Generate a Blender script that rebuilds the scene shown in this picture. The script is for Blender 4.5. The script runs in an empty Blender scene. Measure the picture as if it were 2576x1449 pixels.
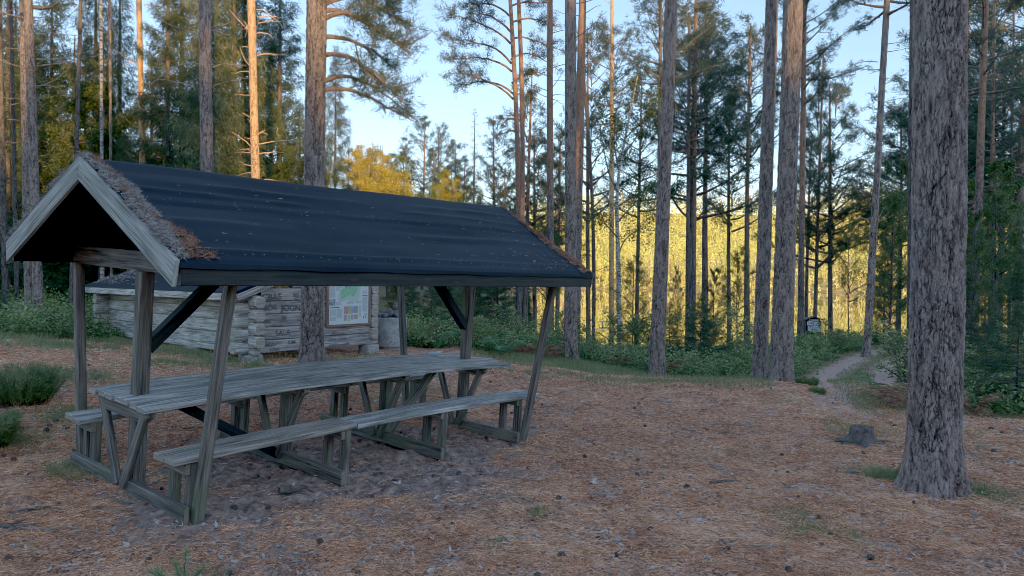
import bpy, math, random
import numpy as np
from mathutils import Vector, Matrix, Euler
R=math.radians
rng=np.random.default_rng(7); random.seed(7)
col=bpy.context.scene.collection
SC=bpy.context.scene
# ------------------------------------------------------------------ camera frame
CX,CY,F=1288.0,724.5,1757.5
H=1.65
U_=np.array([.0108,-.0157,1.]);U_/=np.linalg.norm(U_)
Fw=np.array([0,1.,0]);Fw=Fw-U_*Fw.dot(U_);Fw/=np.linalg.norm(Fw)
Rt=np.cross(Fw,U_)
B=np.array([Rt,Fw,U_])            # camera-level coords -> world
CAMP=np.array([0,0,H])
def W(u,v,D):                     # direction picked in the photo, at a depth
    return B@np.array([(u-CX)/F*D,D,(CY-v)/F*D])+CAMP
# ------------------------------------------------------------------ noise
def _h(ix,iy,s):
    n=(ix.astype(np.int64)*374761393+iy.astype(np.int64)*668265263+s*982451653)&0x7fffffff
    n=((n^(n>>13))*1274126177)&0x7fffffff
    return ((n^(n>>16))&0xffffff)/float(0xffffff)
def vnoise(x,y,s=0):
    x=np.asarray(x,float);y=np.asarray(y,float)
    ix=np.floor(x);iy=np.floor(y);fx=x-ix;fy=y-iy
    fx=fx*fx*(3-2*fx);fy=fy*fy*(3-2*fy)
    a=_h(ix,iy,s);b=_h(ix+1,iy,s);c=_h(ix,iy+1,s);d=_h(ix+1,iy+1,s)
    return (a*(1-fx)+b*fx)*(1-fy)+(c*(1-fx)+d*fx)*fy
def fbm(x,y,s=0,o=4):
    r=0;a=.5;t=0
    for i in range(o):
        r=r+a*vnoise(x*2**i,y*2**i,s+i);t+=a;a*=.5
    return r/t
def sstep(a,b,x):
    t=np.clip((x-a)/(b-a),0,1);return t*t*(3-2*t)
# ------------------------------------------------------------------ shelter pose (fitted)
def rot(rx,ry,rz):
    cx,sx,cy,sy,cz,sz=math.cos(rx),math.sin(rx),math.cos(ry),math.sin(ry),math.cos(rz),math.sin(rz)
    Rx=np.array([[1,0,0],[0,cx,-sx],[0,sx,cx]]);Ry=np.array([[cy,0,sy],[0,1,0],[-sy,0,cy]]);Rz=np.array([[cz,-sz,0],[sz,cz,0],[0,0,1]])
    return Rz@Ry@Rx
SR=B@rot(.078,.011,.925); ST=B@np.array([-2.905,5.364,-1.561])+CAMP
def shw(X,Y,Z): return SR@np.array([X,-Y,Z])+ST
# ------------------------------------------------------------------ ground heights
cps=[(0,0,0),(-4,0,.12),(4,0,-.05),(0,3,-.02),(-3.5,3,.1),(3,3,-.03),(3.45,5.6,-.04),(3.6,7.3,-.05),(6,6,-.1)]
for X in(0,1.34,2.56,3.81):
    zz={0:.03,1.34:.01,2.56:.0,3.81:-.05}[X]
    for Y in(-.95,0,.9):
        p=shw(X,Y,zz);cps.append(tuple(p))
cps+=[(-4.12,11,.26),(-6,12.2,.3),(-8.1,14.5,.3),(-2.6,13,.22),(-2.9,10,.27),(-8,11,.5),(-6.5,8,.42),(-10,14,.5),(-1.,13,.12),
 (4.8,12.6,-.15),(1.3,15.5,-.18),(3.,14.5,-.42),(2.,9,-.1),(4.5,10.2,-.08),
 (5.3,10.6,-.14),(7.6,15,-.42),(9.1,19,-.5),(10.6,20,-.45),(8,8,-.1),(9,13,-.3),(13,18,-.3),
 (8.5,20,-.6),(12,28,-.9),(2,20,-.9),(5,20,-1.0),(3,30,-2.4),(9,32,-1.8),(0,20,-.3),(-4,22,.2),(-10,25,.4),(-2,32,-1.),(20,30,-1),(-20,30,.5),(-20,12,.7),(18,14,-.2),(-14,2,.6),(14,2,-.1),(0,-10,.1),(-14,-14,.5),(14,-14,0)]
cps=np.array(cps)
def _tps(d2): return .5*d2*np.log(d2+1e-9)
_n=len(cps);_d=((cps[:,None,:2]-cps[None,:,:2])**2).sum(-1)
_A=np.zeros((_n+3,_n+3));_A[:_n,:_n]=_tps(_d)+np.eye(_n)*.6;_A[:_n,_n]=1;_A[:_n,_n+1:]=cps[:,:2];_A[_n,:_n]=1;_A[_n+1:,:_n]=cps[:,:2].T
_w=np.linalg.solve(_A,np.concatenate([cps[:,2],[0,0,0]]))
def gz0(x,y):
    x=np.atleast_1d(np.asarray(x,float));y=np.atleast_1d(np.asarray(y,float))
    out=np.full(x.shape,_w[_n])+_w[_n+1]*x+_w[_n+2]*y
    for i in range(_n):
        out+=_w[i]*_tps((x-cps[i,0])**2+(y-cps[i,1])**2)
    return out
LAKE_Z=-4.7
def farz(x,y):
    d=np.hypot(x,y)
    az=np.degrees(np.arctan2(x,np.maximum(y,1e-3)))
    lk=sstep(-3,3,az)*sstep(-5,5,y)          # 1 in the lake sector
    near=-1.0-7.5*sstep(30,62,d)*lk
    hill=(2+48*sstep(415,640,d))+fbm(x/90,y/90,5)*15*sstep(430,600,d)
    t=sstep(405,432,d)
    lake=near*(1-t)+hill*t
    back=sstep(-48,-88,y)*13*(1-.4*sstep(150,260,d))  # unseen ridge added to lift the sun-blocking forest
    land=.5+back+sstep(60,400,d)*12+fbm(x/60,y/60,9)*2*sstep(40,100,d)
    return lake*lk+land*(1-lk)
def gz(x,y):
    x=np.atleast_1d(np.asarray(x,float));y=np.atleast_1d(np.asarray(y,float))
    d=np.hypot(x,y);t=sstep(26,40,d)
    n=gz0(np.clip(x,-45,45),np.clip(y,-45,45))
    return n*(1-t)+farz(x,y)*t
def g1(x,y): return float(gz(x,y)[0])
def at(u,D,dz=0):                 # ground point in the photo's direction u at depth D
    p=W(u,900,D);return Vector((p[0],p[1],g1(p[0],p[1])+dz))
def hit(u,v,dz=0):                # ground point seen at u,v
    d=W(u,v,1.)-CAMP
    s=np.linspace(1.5,60,1200);P=CAMP[None]+s[:,None]*d[None]
    g=gz(P[:,0],P[:,1]);i=np.argmax(P[:,2]<g);p=P[i]
    return Vector((p[0],p[1],g1(p[0],p[1])+dz))
# ------------------------------------------------------------------ object helpers
def tag(o,label=None,cat=None,group=None,kind=None):
    if label:o['label']=label
    if cat:o['category']=cat
    if group:o['group']=group
    if kind:o['kind']=kind
    return o
def thing(name,label,cat,loc=(0,0,0),rotz=0,group=None,scale=1):
    o=bpy.data.objects.new(name,None);col.objects.link(o)
    o.location=loc;o.rotation_euler=(0,0,rotz)
    o.scale=(scale,)*3 if not hasattr(scale,'__len__') else scale
    o.empty_display_size=.1
    return tag(o,label,cat,group)
def link(name,me,parent=None):
    o=bpy.data.objects.new(name,me);col.objects.link(o)
    if parent is not None:o.parent=parent
    return o
def npmesh(name,V,Fc,mat,attrs=None,smooth=False):
    V=np.asarray(V,np.float32).reshape(-1,3);Fc=np.asarray(Fc,np.int32)
    me=bpy.data.meshes.new(name);k=Fc.shape[1];n=len(Fc)
    me.vertices.add(len(V));me.vertices.foreach_set('co',V.ravel())
    me.loops.add(n*k);me.loops.foreach_set('vertex_index',Fc.ravel())
    me.polygons.add(n);me.polygons.foreach_set('loop_start',np.arange(0,n*k,k,dtype=np.int32))
    me.polygons.foreach_set('loop_total',np.full(n,k,np.int32))
    if smooth:me.polygons.foreach_set('use_smooth',np.ones(n,bool))
    for a,val in (attrs or {}).items():
        at_=me.attributes.new(a,'FLOAT','POINT');at_.data.foreach_set('value',np.asarray(val,np.float32))
    me.materials.append(mat);me.update(calc_edges=True);me.validate()
    return me
class MB:
    def __init__(s):s.v=[];s.f=[];s.uv=[];s.e=[]
    def prism(s,prof,p0,p1,up=(0,0,1),cap=True,off=None):
        p0=Vector(p0);p1=Vector(p1);d=(p1-p0);L=d.length;d.normalize()
        up=Vector(up);r=d.cross(up)
        if r.length<1e-4:r=d.cross(Vector((0,1,0)))
        r.normalize();u=r.cross(d);n=len(prof);b=len(s.v)
        ou=random.random()*20
        for p in(p0,p1):
            for a,c in prof:s.v.append(p+r*a+u*c)
        per=[0]
        for i in range(n):
            a=prof[i];c=prof[(i+1)%n];per.append(per[-1]+math.hypot(c[0]-a[0],c[1]-a[1]))
        for i in range(n):
            j=(i+1)%n
            s.f.append((b+i,b+j,b+n+j,b+n+i));s.uv.append([(ou,per[i]+ou),(ou,per[i+1]+ou),(ou+L,per[i+1]+ou),(ou+L,per[i]+ou)]);s.e.append(0)
        if cap:
            s.f.append(tuple(b+i for i in range(n))[::-1]);s.uv.append([(prof[i][0]+ou,prof[i][1]) for i in range(n)][::-1]);s.e.append(1)
            s.f.append(tuple(b+n+i for i in range(n)));s.uv.append([(prof[i][0]+ou,prof[i][1]) for i in range(n)]);s.e.append(1)
    def beam(s,p0,p1,w,h,up=(0,0,1)):
        s.prism([(-w/2,-h/2),(w/2,-h/2),(w/2,h/2),(-w/2,h/2)],p0,p1,up)
    def quad(s,a,b,c,d):
        n=len(s.v);s.v+=[Vector(a),Vector(b),Vector(c),Vector(d)];s.f.append((n,n+1,n+2,n+3))
        L=(Vector(b)-Vector(a)).length;M=(Vector(d)-Vector(a)).length
        s.uv.append([(0,0),(L,0),(L,M),(0,M)]);s.e.append(0)
    def build(s,name,mat,parent=None,bevel=.004,smooth=False):
        me=bpy.data.meshes.new(name);me.from_pydata([tuple(v) for v in s.v],[],s.f)
        uv=me.uv_layers.new(name='UVMap');k=0
        for f in s.uv:
            for c in f:uv.data[k].uv=c;k+=1
        a=me.attributes.new('endg','FLOAT','FACE')
        a.data.foreach_set('value',np.array(s.e,np.float32))
        me.materials.append(mat);me.update()
        if smooth:me.polygons.foreach_set('use_smooth',np.ones(len(me.polygons),bool))
        o=link(name,me,parent)
        if bevel:
            m=o.modifiers.new('bevel','BEVEL');m.width=bevel;m.segments=1;m.limit_method='ANGLE'
        return o
# ------------------------------------------------------------------ materials
class NT:
    def __init__(s,name):
        s.m=bpy.data.materials.new(name);s.m.use_nodes=True;s.t=s.m.node_tree;s.t.nodes.clear()
        s.out=s.n('ShaderNodeOutputMaterial')
    def n(s,t,**k):
        nd=s.t.nodes.new(t)
        for a,v in k.items():
            if a.startswith('i_'):nd.inputs[a[2:].replace('_',' ')].default_value=v
            else:setattr(nd,a,v)
        return nd
    def l(s,a,b):s.t.links.new(a,b)
    def noise(s,vec,scale,detail=4,rough=.6,dist=0):
        nd=s.n('ShaderNodeTexNoise');nd.inputs['Scale'].default_value=scale;nd.inputs['Detail'].default_value=detail;nd.inputs['Roughness'].default_value=rough;nd.inputs['Distortion'].default_value=dist
        if vec is not None:s.l(vec,nd.inputs['Vector'])
        return nd.outputs[0]
    def ramp(s,fac,stops,interp='LINEAR'):
        r=s.n('ShaderNodeValToRGB');r.color_ramp.interpolation=interp;e=r.color_ramp.elements
        while len(e)<len(stops):e.new(.5)
        for i,(p,c) in enumerate(stops):
            e[i].position=p;e[i].color=(*c,1) if len(c)==3 else c
        s.l(fac,r.inputs[0]);return r.outputs[0]
    def mix(s,f,a,b,mode='MIX'):
        m=s.n('ShaderNodeMix');m.data_type='RGBA';m.blend_type=mode
        if isinstance(f,(int,float)):m.inputs[0].default_value=f
        else:s.l(f,m.inputs[0])
        for x,i in((a,6),(b,7)):
            if isinstance(x,tuple):m.inputs[i].default_value=(*x,1)
            else:s.l(x,m.inputs[i])
        return m.outputs[2]
    def math(s,op,a,b=None,clamp=False):
        m=s.n('ShaderNodeMath');m.operation=op;m.use_clamp=clamp
        for x,i in((a,0),(b,1)):
            if x is None:continue
            if isinstance(x,(int,float)):m.inputs[i].default_value=x
            else:s.l(x,m.inputs[i])
        return m.outputs[0]
    def mr(s,x,a,b,c=0,d=1):
        m=s.n('ShaderNodeMapRange');m.interpolation_type='SMOOTHSTEP'
        s.l(x,m.inputs[0]);m.inputs[1].default_value=a;m.inputs[2].default_value=b;m.inputs[3].default_value=c;m.inputs[4].default_value=d
        return m.outputs[0]
    def mapping(s,vec,scale=(1,1,1),loc=None):
        m=s.n('ShaderNodeMapping');m.inputs['Scale'].default_value=scale;s.l(vec,m.inputs['Vector'])
        if loc is not None:s.l(loc,m.inputs['Location'])
        return m.outputs[0]
    def attr(s,name):
        a=s.n('ShaderNodeAttribute');a.attribute_name=name;return a.outputs['Fac']
    def geo(s,o='Position'):return s.n('ShaderNodeNewGeometry').outputs[o]
    def coord(s,o='Object'):return s.n('ShaderNodeTexCoord').outputs[o]
    def objrnd(s):return s.n('ShaderNodeObjectInfo').outputs['Random']
    def bump(s,h,strength,dist=.01,prev=None):
        b=s.n('ShaderNodeBump');b.inputs['Strength'].default_value=strength;b.inputs['Distance'].default_value=dist;s.l(h,b.inputs['Height'])
        if prev is not None:s.l(prev,b.inputs['Normal'])
        return b.outputs[0]
    def pbr(s,colr,rough=.85,normal=None,spec=.3):
        p=s.n('ShaderNodeBsdfPrincipled')
        if isinstance(colr,tuple):p.inputs['Base Color'].default_value=(*colr,1)
        else:s.l(colr,p.inputs['Base Color'])
        if isinstance(rough,(int,float)):p.inputs['Roughness'].default_value=rough
        else:s.l(rough,p.inputs['Roughness'])
        p.inputs['Specular IOR Level'].default_value=spec
        if normal is not None:s.l(normal,p.inputs['Normal'])
        s.l(p.outputs[0],s.out.inputs[0]);return p
def leafmat(name,stops,transl=.35,big=1.2):
    t=NT(name);rn=t.attr('rnd')
    nz=t.noise(t.geo(),big,3)
    f=t.math('ADD',t.math('MULTIPLY',rn,.6),t.math('MULTIPLY',t.mr(nz,.3,.7),.4),True)
    c=t.ramp(f,[(p,tuple(min(.85,x*(1.35 if name!='far_leaves' else 1.)) for x in q)) for p,q in stops])
    c=t.mix(t.math('MULTIPLY',t.objrnd(),.35),c,t.mix(1.0,c,(.75,.8,.6),'MULTIPLY'))
    d=t.n('ShaderNodeBsdfDiffuse');t.l(c,d.inputs[0])
    r=t.n('ShaderNodeBsdfTranslucent');t.l(c,r.inputs[0])
    g=t.n('ShaderNodeBsdfGlossy');g.inputs['Roughness'].default_value=.45;g.inputs[0].default_value=(.8,.8,.8,1)
    m=t.n('ShaderNodeMixShader');m.inputs[0].default_value=transl;t.l(d.outputs[0],m.inputs[1]);t.l(r.outputs[0],m.inputs[2])
    m2=t.n('ShaderNodeMixShader');m2.inputs[0].default_value=.035;t.l(m.outputs[0],m2.inputs[1]);t.l(g.outputs[0],m2.inputs[2])
    t.l(m2.outputs[0],t.out.inputs[0]);return t.m
M={}
M['pine_needles']=leafmat('pine_needles',[(0,(.012,.024,.016)),(.5,(.035,.06,.034)),(1,(.09,.11,.05))],.2)
M['spruce_needles']=leafmat('spruce_needles',[(0,(.010,.02,.009)),(.5,(.032,.052,.02)),(1,(.11,.13,.04))],.2)
M['lichen_sunlit_spruce']=leafmat('lichen_sunlit_spruce_needles',[(0,(.012,.022,.009)),(.45,(.035,.055,.02)),(.8,(.17,.17,.06)),(1,(.44,.38,.15))],.25)  # pale lichen tips, top stop raised to paint in golden sunlight
M['leaf_green']=leafmat('broad_leaves',[(0,(.018,.034,.01)),(.5,(.055,.085,.025)),(1,(.16,.18,.05))],.3)
M['leaf_sunlit_gold']=leafmat('sunlit_gold_leaves',[(0,(.20,.18,.025)),(.5,(.58,.42,.05)),(1,(.68,.46,.06))],.45)  # bright gold paints sunlight into crowns that stand in shade
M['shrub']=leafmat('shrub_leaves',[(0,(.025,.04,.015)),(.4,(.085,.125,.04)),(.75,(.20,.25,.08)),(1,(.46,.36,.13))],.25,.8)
M['rust']=leafmat('rust_fern',[(0,(.10,.045,.025)),(.6,(.22,.11,.06)),(1,(.34,.2,.12))],.2)
M['fern']=leafmat('fern_leaves',[(0,(.05,.11,.05)),(1,(.13,.24,.09))])
M['grass']=leafmat('grass_blades',[(0,(.06,.085,.03)),(.5,(.14,.16,.06)),(1,(.28,.25,.12))],.3)
M['heather']=leafmat('heather_sprigs',[(0,(.03,.055,.02)),(.6,(.10,.14,.045)),(1,(.24,.19,.10))],.2,6)
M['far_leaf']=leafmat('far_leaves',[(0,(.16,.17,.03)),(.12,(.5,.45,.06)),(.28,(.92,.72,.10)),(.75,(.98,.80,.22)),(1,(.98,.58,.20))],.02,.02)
M['moss']=leafmat('moss',[(0,(.08,.085,.02)),(1,(.22,.21,.06))],.2)
M['lichen']=leafmat('lichen',[(0,(.09,.12,.11)),(1,(.20,.25,.23))],.1)
def bark(name,low,mid,top,h0=4.,h1=8.,fine=False,lich=.25):
    if fine!='birch':low,mid,top=[tuple(x*1.5 for x in q) for q in(low,mid,top)]
    t=NT(name);P=t.coord();ox=t.objrnd()
    sh=t.n('ShaderNodeCombineXYZ');t.l(t.math('MULTIPLY',ox,37.),sh.inputs[0]);t.l(t.math('MULTIPLY',ox,11.),sh.inputs[2])
    v=t.mapping(P,(1,1,.28),sh.outputs[0])
    n1=t.noise(v,16,7,.72,.5);n2=t.noise(v,70,4,.7);nb=t.noise(P,1.3,3)
    sep=t.n('ShaderNodeSeparateXYZ');t.l(P,sep.inputs[0])
    z=t.math('ADD',sep.outputs[2],t.math('MULTIPLY',t.math('SUBTRACT',nb,.5),3.))
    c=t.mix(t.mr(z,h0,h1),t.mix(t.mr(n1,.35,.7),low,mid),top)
    c=t.mix(t.math('MULTIPLY',t.mr(n1,.50,.38),.8),c,t.mix(1.,c,(.35,.33,.33),'MULTIPLY'))
    li=t.mr(t.noise(P,22,3,.7),.60,.68);lz=t.mr(sep.outputs[2],.2,3.2,1,.15)
    ln=t.mr(t.noise(P,3.1,2),.42,.62)
    c=t.mix(t.math('MULTIPLY',t.math('MULTIPLY',li,ln),t.math('MULTIPLY',lz,lich*2.6),True),c,(.34,.40,.36))
    cr=t.attr('crack')
    c=t.mix(t.math('MULTIPLY',t.mr(t.noise(P,2.6,3),.52,.64),t.mr(sep.outputs[2],.3,2.,.55,.15)),c,(.20,.115,.095))
    c=t.mix(t.mr(n2,.56,.72),c,t.mix(1.,c,(1.5,1.5,1.55),'MULTIPLY'))
    c=t.mix(cr,c,t.mix(1.,c,(.20,.18,.18),'MULTIPLY'))
    fk=t.noise(P,130,3,.7);c=t.mix(t.mr(fk,.58,.70),c,t.mix(1.,c,(1.9,1.95,2.),'MULTIPLY'));c=t.mix(t.mr(fk,.42,.32),c,t.mix(1.,c,(.4,.38,.38),'MULTIPLY'))
    if fine=='birch':
        bn=t.noise(t.mapping(P,(2,2,9),sh.outputs[0]),3.0,4,.7)
        c=t.mix(t.mr(bn,.50,.58),c,(.05,.045,.045))
    b=t.bump(n1,1.,.035);b=t.bump(n2,.8,.010,b)
    t.pbr(c,.9,b,.2);return t.m
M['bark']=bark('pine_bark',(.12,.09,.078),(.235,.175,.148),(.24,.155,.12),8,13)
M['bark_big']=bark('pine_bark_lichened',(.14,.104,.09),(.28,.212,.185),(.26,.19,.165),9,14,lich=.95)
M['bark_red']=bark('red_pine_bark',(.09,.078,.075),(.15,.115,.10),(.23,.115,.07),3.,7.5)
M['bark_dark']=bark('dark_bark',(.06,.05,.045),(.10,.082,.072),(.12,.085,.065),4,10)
M['bark_lit']=bark('sunlit_orange_pine_bark',(.30,.19,.12),(.46,.26,.13),(.58,.31,.14),1,3)  # natural orange bark, brightened so sunlight is painted into the trunk colour
M['birch']=bark('birch_bark',(.45,.43,.40),(.6,.58,.55),(.5,.47,.43),3,9,'birch',.05)
def wood(name,a,b,c_,green=.5,dark=1.):
    k_={'dark_wood':.26,'weathered_post_wood':.98,'weathered_table_planks':1.8,'weathered_seat_planks':1.65}.get(name,1.5);a,b,c_=[tuple(x*k_ for x in q) for q in(a,b,c_)]
    a=tuple(x*.45 for x in a);c_=tuple(x*1.35 for x in c_)
    t=NT(name);uv=t.n('ShaderNodeUVMap').outputs[0]
    sh=t.n('ShaderNodeCombineXYZ');t.l(t.math('MULTIPLY',t.objrnd(),31.),sh.inputs[0]);t.l(t.math('MULTIPLY',t.objrnd(),17.),sh.inputs[1])
    v=t.mapping(uv,(1.5,38,1),sh.outputs[0]);g=t.noise(v,1.6,7,.62,.5)
    v2=t.mapping(uv,(.8,7,1),sh.outputs[0]);g2=t.noise(v2,1.2,4,.6,1.)
    c=t.ramp(t.math('ADD',t.math('MULTIPLY',g,.6),t.math('MULTIPLY',g2,.4)),[(.40,a),(.5,b),(.60,c_)])
    cr=t.mr(t.noise(t.mapping(uv,(.9,60,1),sh.outputs[0]),1.8,3,.5),.34,.27)
    c=t.mix(t.math('MULTIPLY',cr,.7),c,(.02,.018,.016))
    P=t.coord();sep=t.n('ShaderNodeSeparateXYZ');t.l(P,sep.inputs[0])
    gn=t.mr(t.noise(P,3.5,4),.42,.66);gh=t.mr(sep.outputs[2],.1,.9,1.,.18)
    c=t.mix(t.math('MULTIPLY',t.math('MULTIPLY',gn,gh),green),c,(.085,.105,.04))
    kn=t.n('ShaderNodeTexVoronoi');kn.inputs['Scale'].default_value=1.;t.l(t.mapping(uv,(2.2,9,1),sh.outputs[0]),kn.inputs['Vector'])
    c=t.mix(t.math('MULTIPLY',t.mr(kn.outputs['Distance'],.13,.06),.75),c,(.03,.022,.018))
    c=t.mix(t.math('MULTIPLY',t.attr('endg'),.55),c,(.22,.165,.12))
    bb=t.bump(g,.55,.004);bb=t.bump(cr,-.6,.004,bb)
    t.pbr(c,.72,bb,.35);return t.m
M['wood_post']=wood('weathered_post_wood',(.052,.042,.037),(.10,.081,.068),(.155,.128,.108),.45)
M['wood_dark']=wood('dark_wood',(.02,.017,.015),(.035,.03,.026),(.055,.047,.04),.15)
M['wood_top']=wood('weathered_table_planks',(.085,.08,.078),(.15,.145,.14),(.24,.232,.225),.22)
M['wood_seat']=wood('weathered_seat_planks',(.085,.068,.055),(.145,.12,.10),(.21,.185,.16),.12)
M['wood_rake']=wood('greenish_rake_board',(.11,.112,.105),(.15,.153,.142),(.20,.205,.19),.5)
M['log_light']=wood('pale_weathered_log',(.17,.155,.135),(.27,.25,.22),(.37,.35,.315),.35)
M['log_grey']=wood('grey_brown_log',(.10,.086,.085),(.165,.14,.135),(.24,.21,.20),.12)
M['frame_wood']=wood('brown_frame_wood',(.07,.04,.03),(.11,.065,.045),(.15,.09,.065),0)
def simple(name,c,rough=.8,nscale=20,amp=.3,bump=.3,spec=.3):
    t=NT(name);P=t.coord();n=t.noise(P,nscale,5,.65)
    cc=t.mix(t.mr(n,.3,.7),tuple(x*(1-amp) for x in c),tuple(min(1,x*(1+amp)) for x in c))
    t.pbr(cc,rough,t.bump(n,bump,.01),spec);return t.m
M['concrete']=simple('concrete',(.27,.275,.27),.9,9,.35)
M['block']=simple('foundation_block',(.30,.28,.25),.95,45,.45,.9)
M['stone']=simple('granite_stone',(.13,.12,.12),.85,14,.55,.5)
M['stone_red']=simple('reddish_stone',(.17,.12,.11),.85,14,.5,.5)
M['dead']=simple('dead_wood',(.17,.155,.145),.9,25,.5,.6)
M['stump']=simple('grey_stump_wood',(.085,.068,.06),.9,18,.6,.8)
M['cone']=simple('cone_scales',(.07,.05,.038),.9,60,.6,.6)
M['plastic']=simple('white_plastic',(.7,.74,.78),.35,8,.1,.2,.5)
M['paper']=simple('notice_paper',(.62,.66,.70),.6,30,.05,.05)
M['ink']=simple('dark_ink',(.03,.035,.05),.8,10,.1,0)
M['graffiti']=simple('pencil_carving',(.075,.067,.07),.9,30,.2,0)
def felt():
    t=NT('roofing_felt');P=t.coord()
    n=t.noise(P,180,3,.7);n2=t.noise(t.mapping(P,(.5,2.5,2.5)),1.6,5,.6);n3=t.noise(P,3.2,5,.7)
    c=t.mix(t.mr(n2,.3,.72),(.005,.0055,.008),(.011,.012,.018))
    c=t.mix(t.math('MULTIPLY',t.mr(n3,.55,.8),.5),c,(.017,.017,.019))
    t.pbr(c,.65,t.bump(n,.35,.003),.12);return t.m
M['felt']=felt()
def groundmat():
    t=NT('forest_floor');P=t.geo()
    a=t.attr('dirt');gr=t.attr('green');pa=t.attr('path')
    n1=t.noise(P,38,6,.75,.6);n2=t.noise(P,2.2,5,.65);n3=t.noise(P,120,3,.7);n4=t.noise(P,.6,3)
    needle=t.ramp(n1,[(.38,(.03,.013,.010)),(.46,(.25,.095,.055)),(.56,(.66,.29,.16)),(.70,(.88,.53,.35))])
    c=t.mix(t.mr(n2,.38,.68),needle,t.ramp(n1,[(.38,(.06,.03,.025)),(.5,(.46,.24,.16)),(.68,(.80,.52,.38))]))
    soil=t.ramp(t.noise(P,12,7,.7,.4),[(.34,(.05,.030,.026)),(.5,(.23,.145,.118)),(.68,(.46,.32,.26))])
    mac=t.noise(P,7,5,.7);c=t.mix(t.math('MULTIPLY',t.mr(mac,.52,.36),.75),c,t.mix(1.,c,(.30,.27,.27),'MULTIPLY'))
    c=t.mix(a,c,soil)
    c=t.mix(pa,c,t.ramp(n1,[(.36,(.26,.14,.105)),(.62,(.62,.40,.32))]))
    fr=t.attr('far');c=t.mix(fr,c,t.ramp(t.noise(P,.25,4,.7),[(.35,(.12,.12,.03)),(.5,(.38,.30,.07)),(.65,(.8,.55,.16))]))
    g=t.ramp(n3,[(.3,(.04,.055,.018)),(.55,(.12,.13,.045)),(.75,(.24,.21,.09))])
    c=t.mix(t.math('MULTIPLY',gr,t.mr(n1,.3,.6)),c,g)
    sep=t.n('ShaderNodeSeparateXYZ');t.l(P,sep.inputs[0])
    t.pbr(c,.95,t.bump(n1,.8,.012,t.bump(n3,.5,.004)),.1);return t.m
M['ground']=groundmat()
def needlemat(name,stops):
    t=NT(name);c=t.ramp(t.attr('rnd'),stops);t.pbr(c,.7,None,.25);return t.m
M['litter']=needlemat('fallen_needles',[(0,(.06,.02,.013)),(.2,(.30,.10,.045)),(.5,(.76,.30,.14)),(.8,(.90,.52,.30)),(1,(.92,.74,.57))])
M['litter_grey']=needlemat('old_grey_needles',[(0,(.09,.07,.065)),(.5,(.29,.24,.22)),(1,(.5,.45,.42))])
M['litter_red']=needlemat('rusty_needles',[(0,(.13,.05,.03)),(.5,(.33,.14,.075)),(1,(.46,.24,.15))])
def watermat():
    t=NT('lake_water');P=t.geo()
    p=t.n('ShaderNodeBsdfPrincipled');p.inputs['Base Color'].default_value=(.012,.016,.014,1);p.inputs['Roughness'].default_value=.02;p.inputs['IOR'].default_value=1.33;p.inputs['Specular IOR Level'].default_value=1.
    n=t.noise(t.mapping(P,(.5,.12,1)),1.4,4,.55)
    t.l(t.bump(n,.02,.1),p.inputs['Normal']);t.l(p.outputs[0],t.out.inputs[0]);return t.m
M['water']=watermat()
# ------------------------------------------------------------------ world and sun
SUN_AZ=R(158)        # compass-like angle from +Y towards +X
SUN_EL=R(10)
sdir=Vector((math.sin(SUN_AZ)*math.cos(SUN_EL),math.cos(SUN_AZ)*math.cos(SUN_EL),math.sin(SUN_EL)))
w=bpy.data.worlds.new('World');SC.world=w;w.use_nodes=True;nt=w.node_tree
sky=nt.nodes.new('ShaderNodeTexSky');sky.sky_type='NISHITA';sky.sun_disc=False;sky.sun_elevation=SUN_EL;sky.sun_rotation=SUN_AZ
sky.air_density=1.;sky.dust_density=.35;sky.ozone_density=1.8;sky.altitude=100
bg=nt.nodes['Background'];bg.inputs[1].default_value=.345
tn=nt.nodes.new('ShaderNodeMix');tn.data_type='RGBA';tn.blend_type='MULTIPLY';tn.inputs[0].default_value=1;tn.inputs[7].default_value=(.84,.91,1,1);nt.links.new(sky.outputs[0],tn.inputs[6]);nt.links.new(tn.outputs[2],bg.inputs[0])
sl=bpy.data.lights.new('sun','SUN');sl.energy=5;sl.angle=R(.5);sl.color=(1,.60,.22)
so=bpy.data.objects.new('sun',sl);col.objects.link(so);so.rotation_euler=sdir.to_track_quat('Z','Y').to_euler()
cam=bpy.data.cameras.new('camera');co=bpy.data.objects.new('camera',cam);col.objects.link(co)
cam.sensor_width=36;cam.lens=36*F/2576;cam.clip_end=5000;cam.clip_start=.05
mw=Matrix(((Rt[0],U_[0],-Fw[0],0),(Rt[1],U_[1],-Fw[1],0),(Rt[2],U_[2],-Fw[2],0),(0,0,0,1)))
# camera axes in world: columns are images of cam x, cam up, -forward ; B maps level coords (x,y,z) rows
ex=B@np.array([1,0,0]);ey=B@np.array([0,1,0]);ez=B@np.array([0,0,1])
mw=Matrix(((ex[0],ez[0],-ey[0],0),(ex[1],ez[1],-ey[1],0),(ex[2],ez[2],-ey[2],H),(0,0,0,1)))
co.matrix_world=mw;SC.camera=co
SC.view_settings.view_transform='Standard';SC.view_settings.look='None';SC.view_settings.exposure=0;SC.view_settings.gamma=1.5
SC.view_settings.use_curve_mapping=True;SC.view_settings.curve_mapping.black_level=(.0024,.0024,.0024);SC.view_settings.curve_mapping.update()
SC.render.engine='CYCLES';SC.cycles.max_bounces=6;SC.cycles.diffuse_bounces=3;SC.cycles.glossy_bounces=3;SC.cycles.transmission_bounces=4;SC.cycles.use_denoising=True;SC.cycles.filter_width=.95
exec_parts=True
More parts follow.
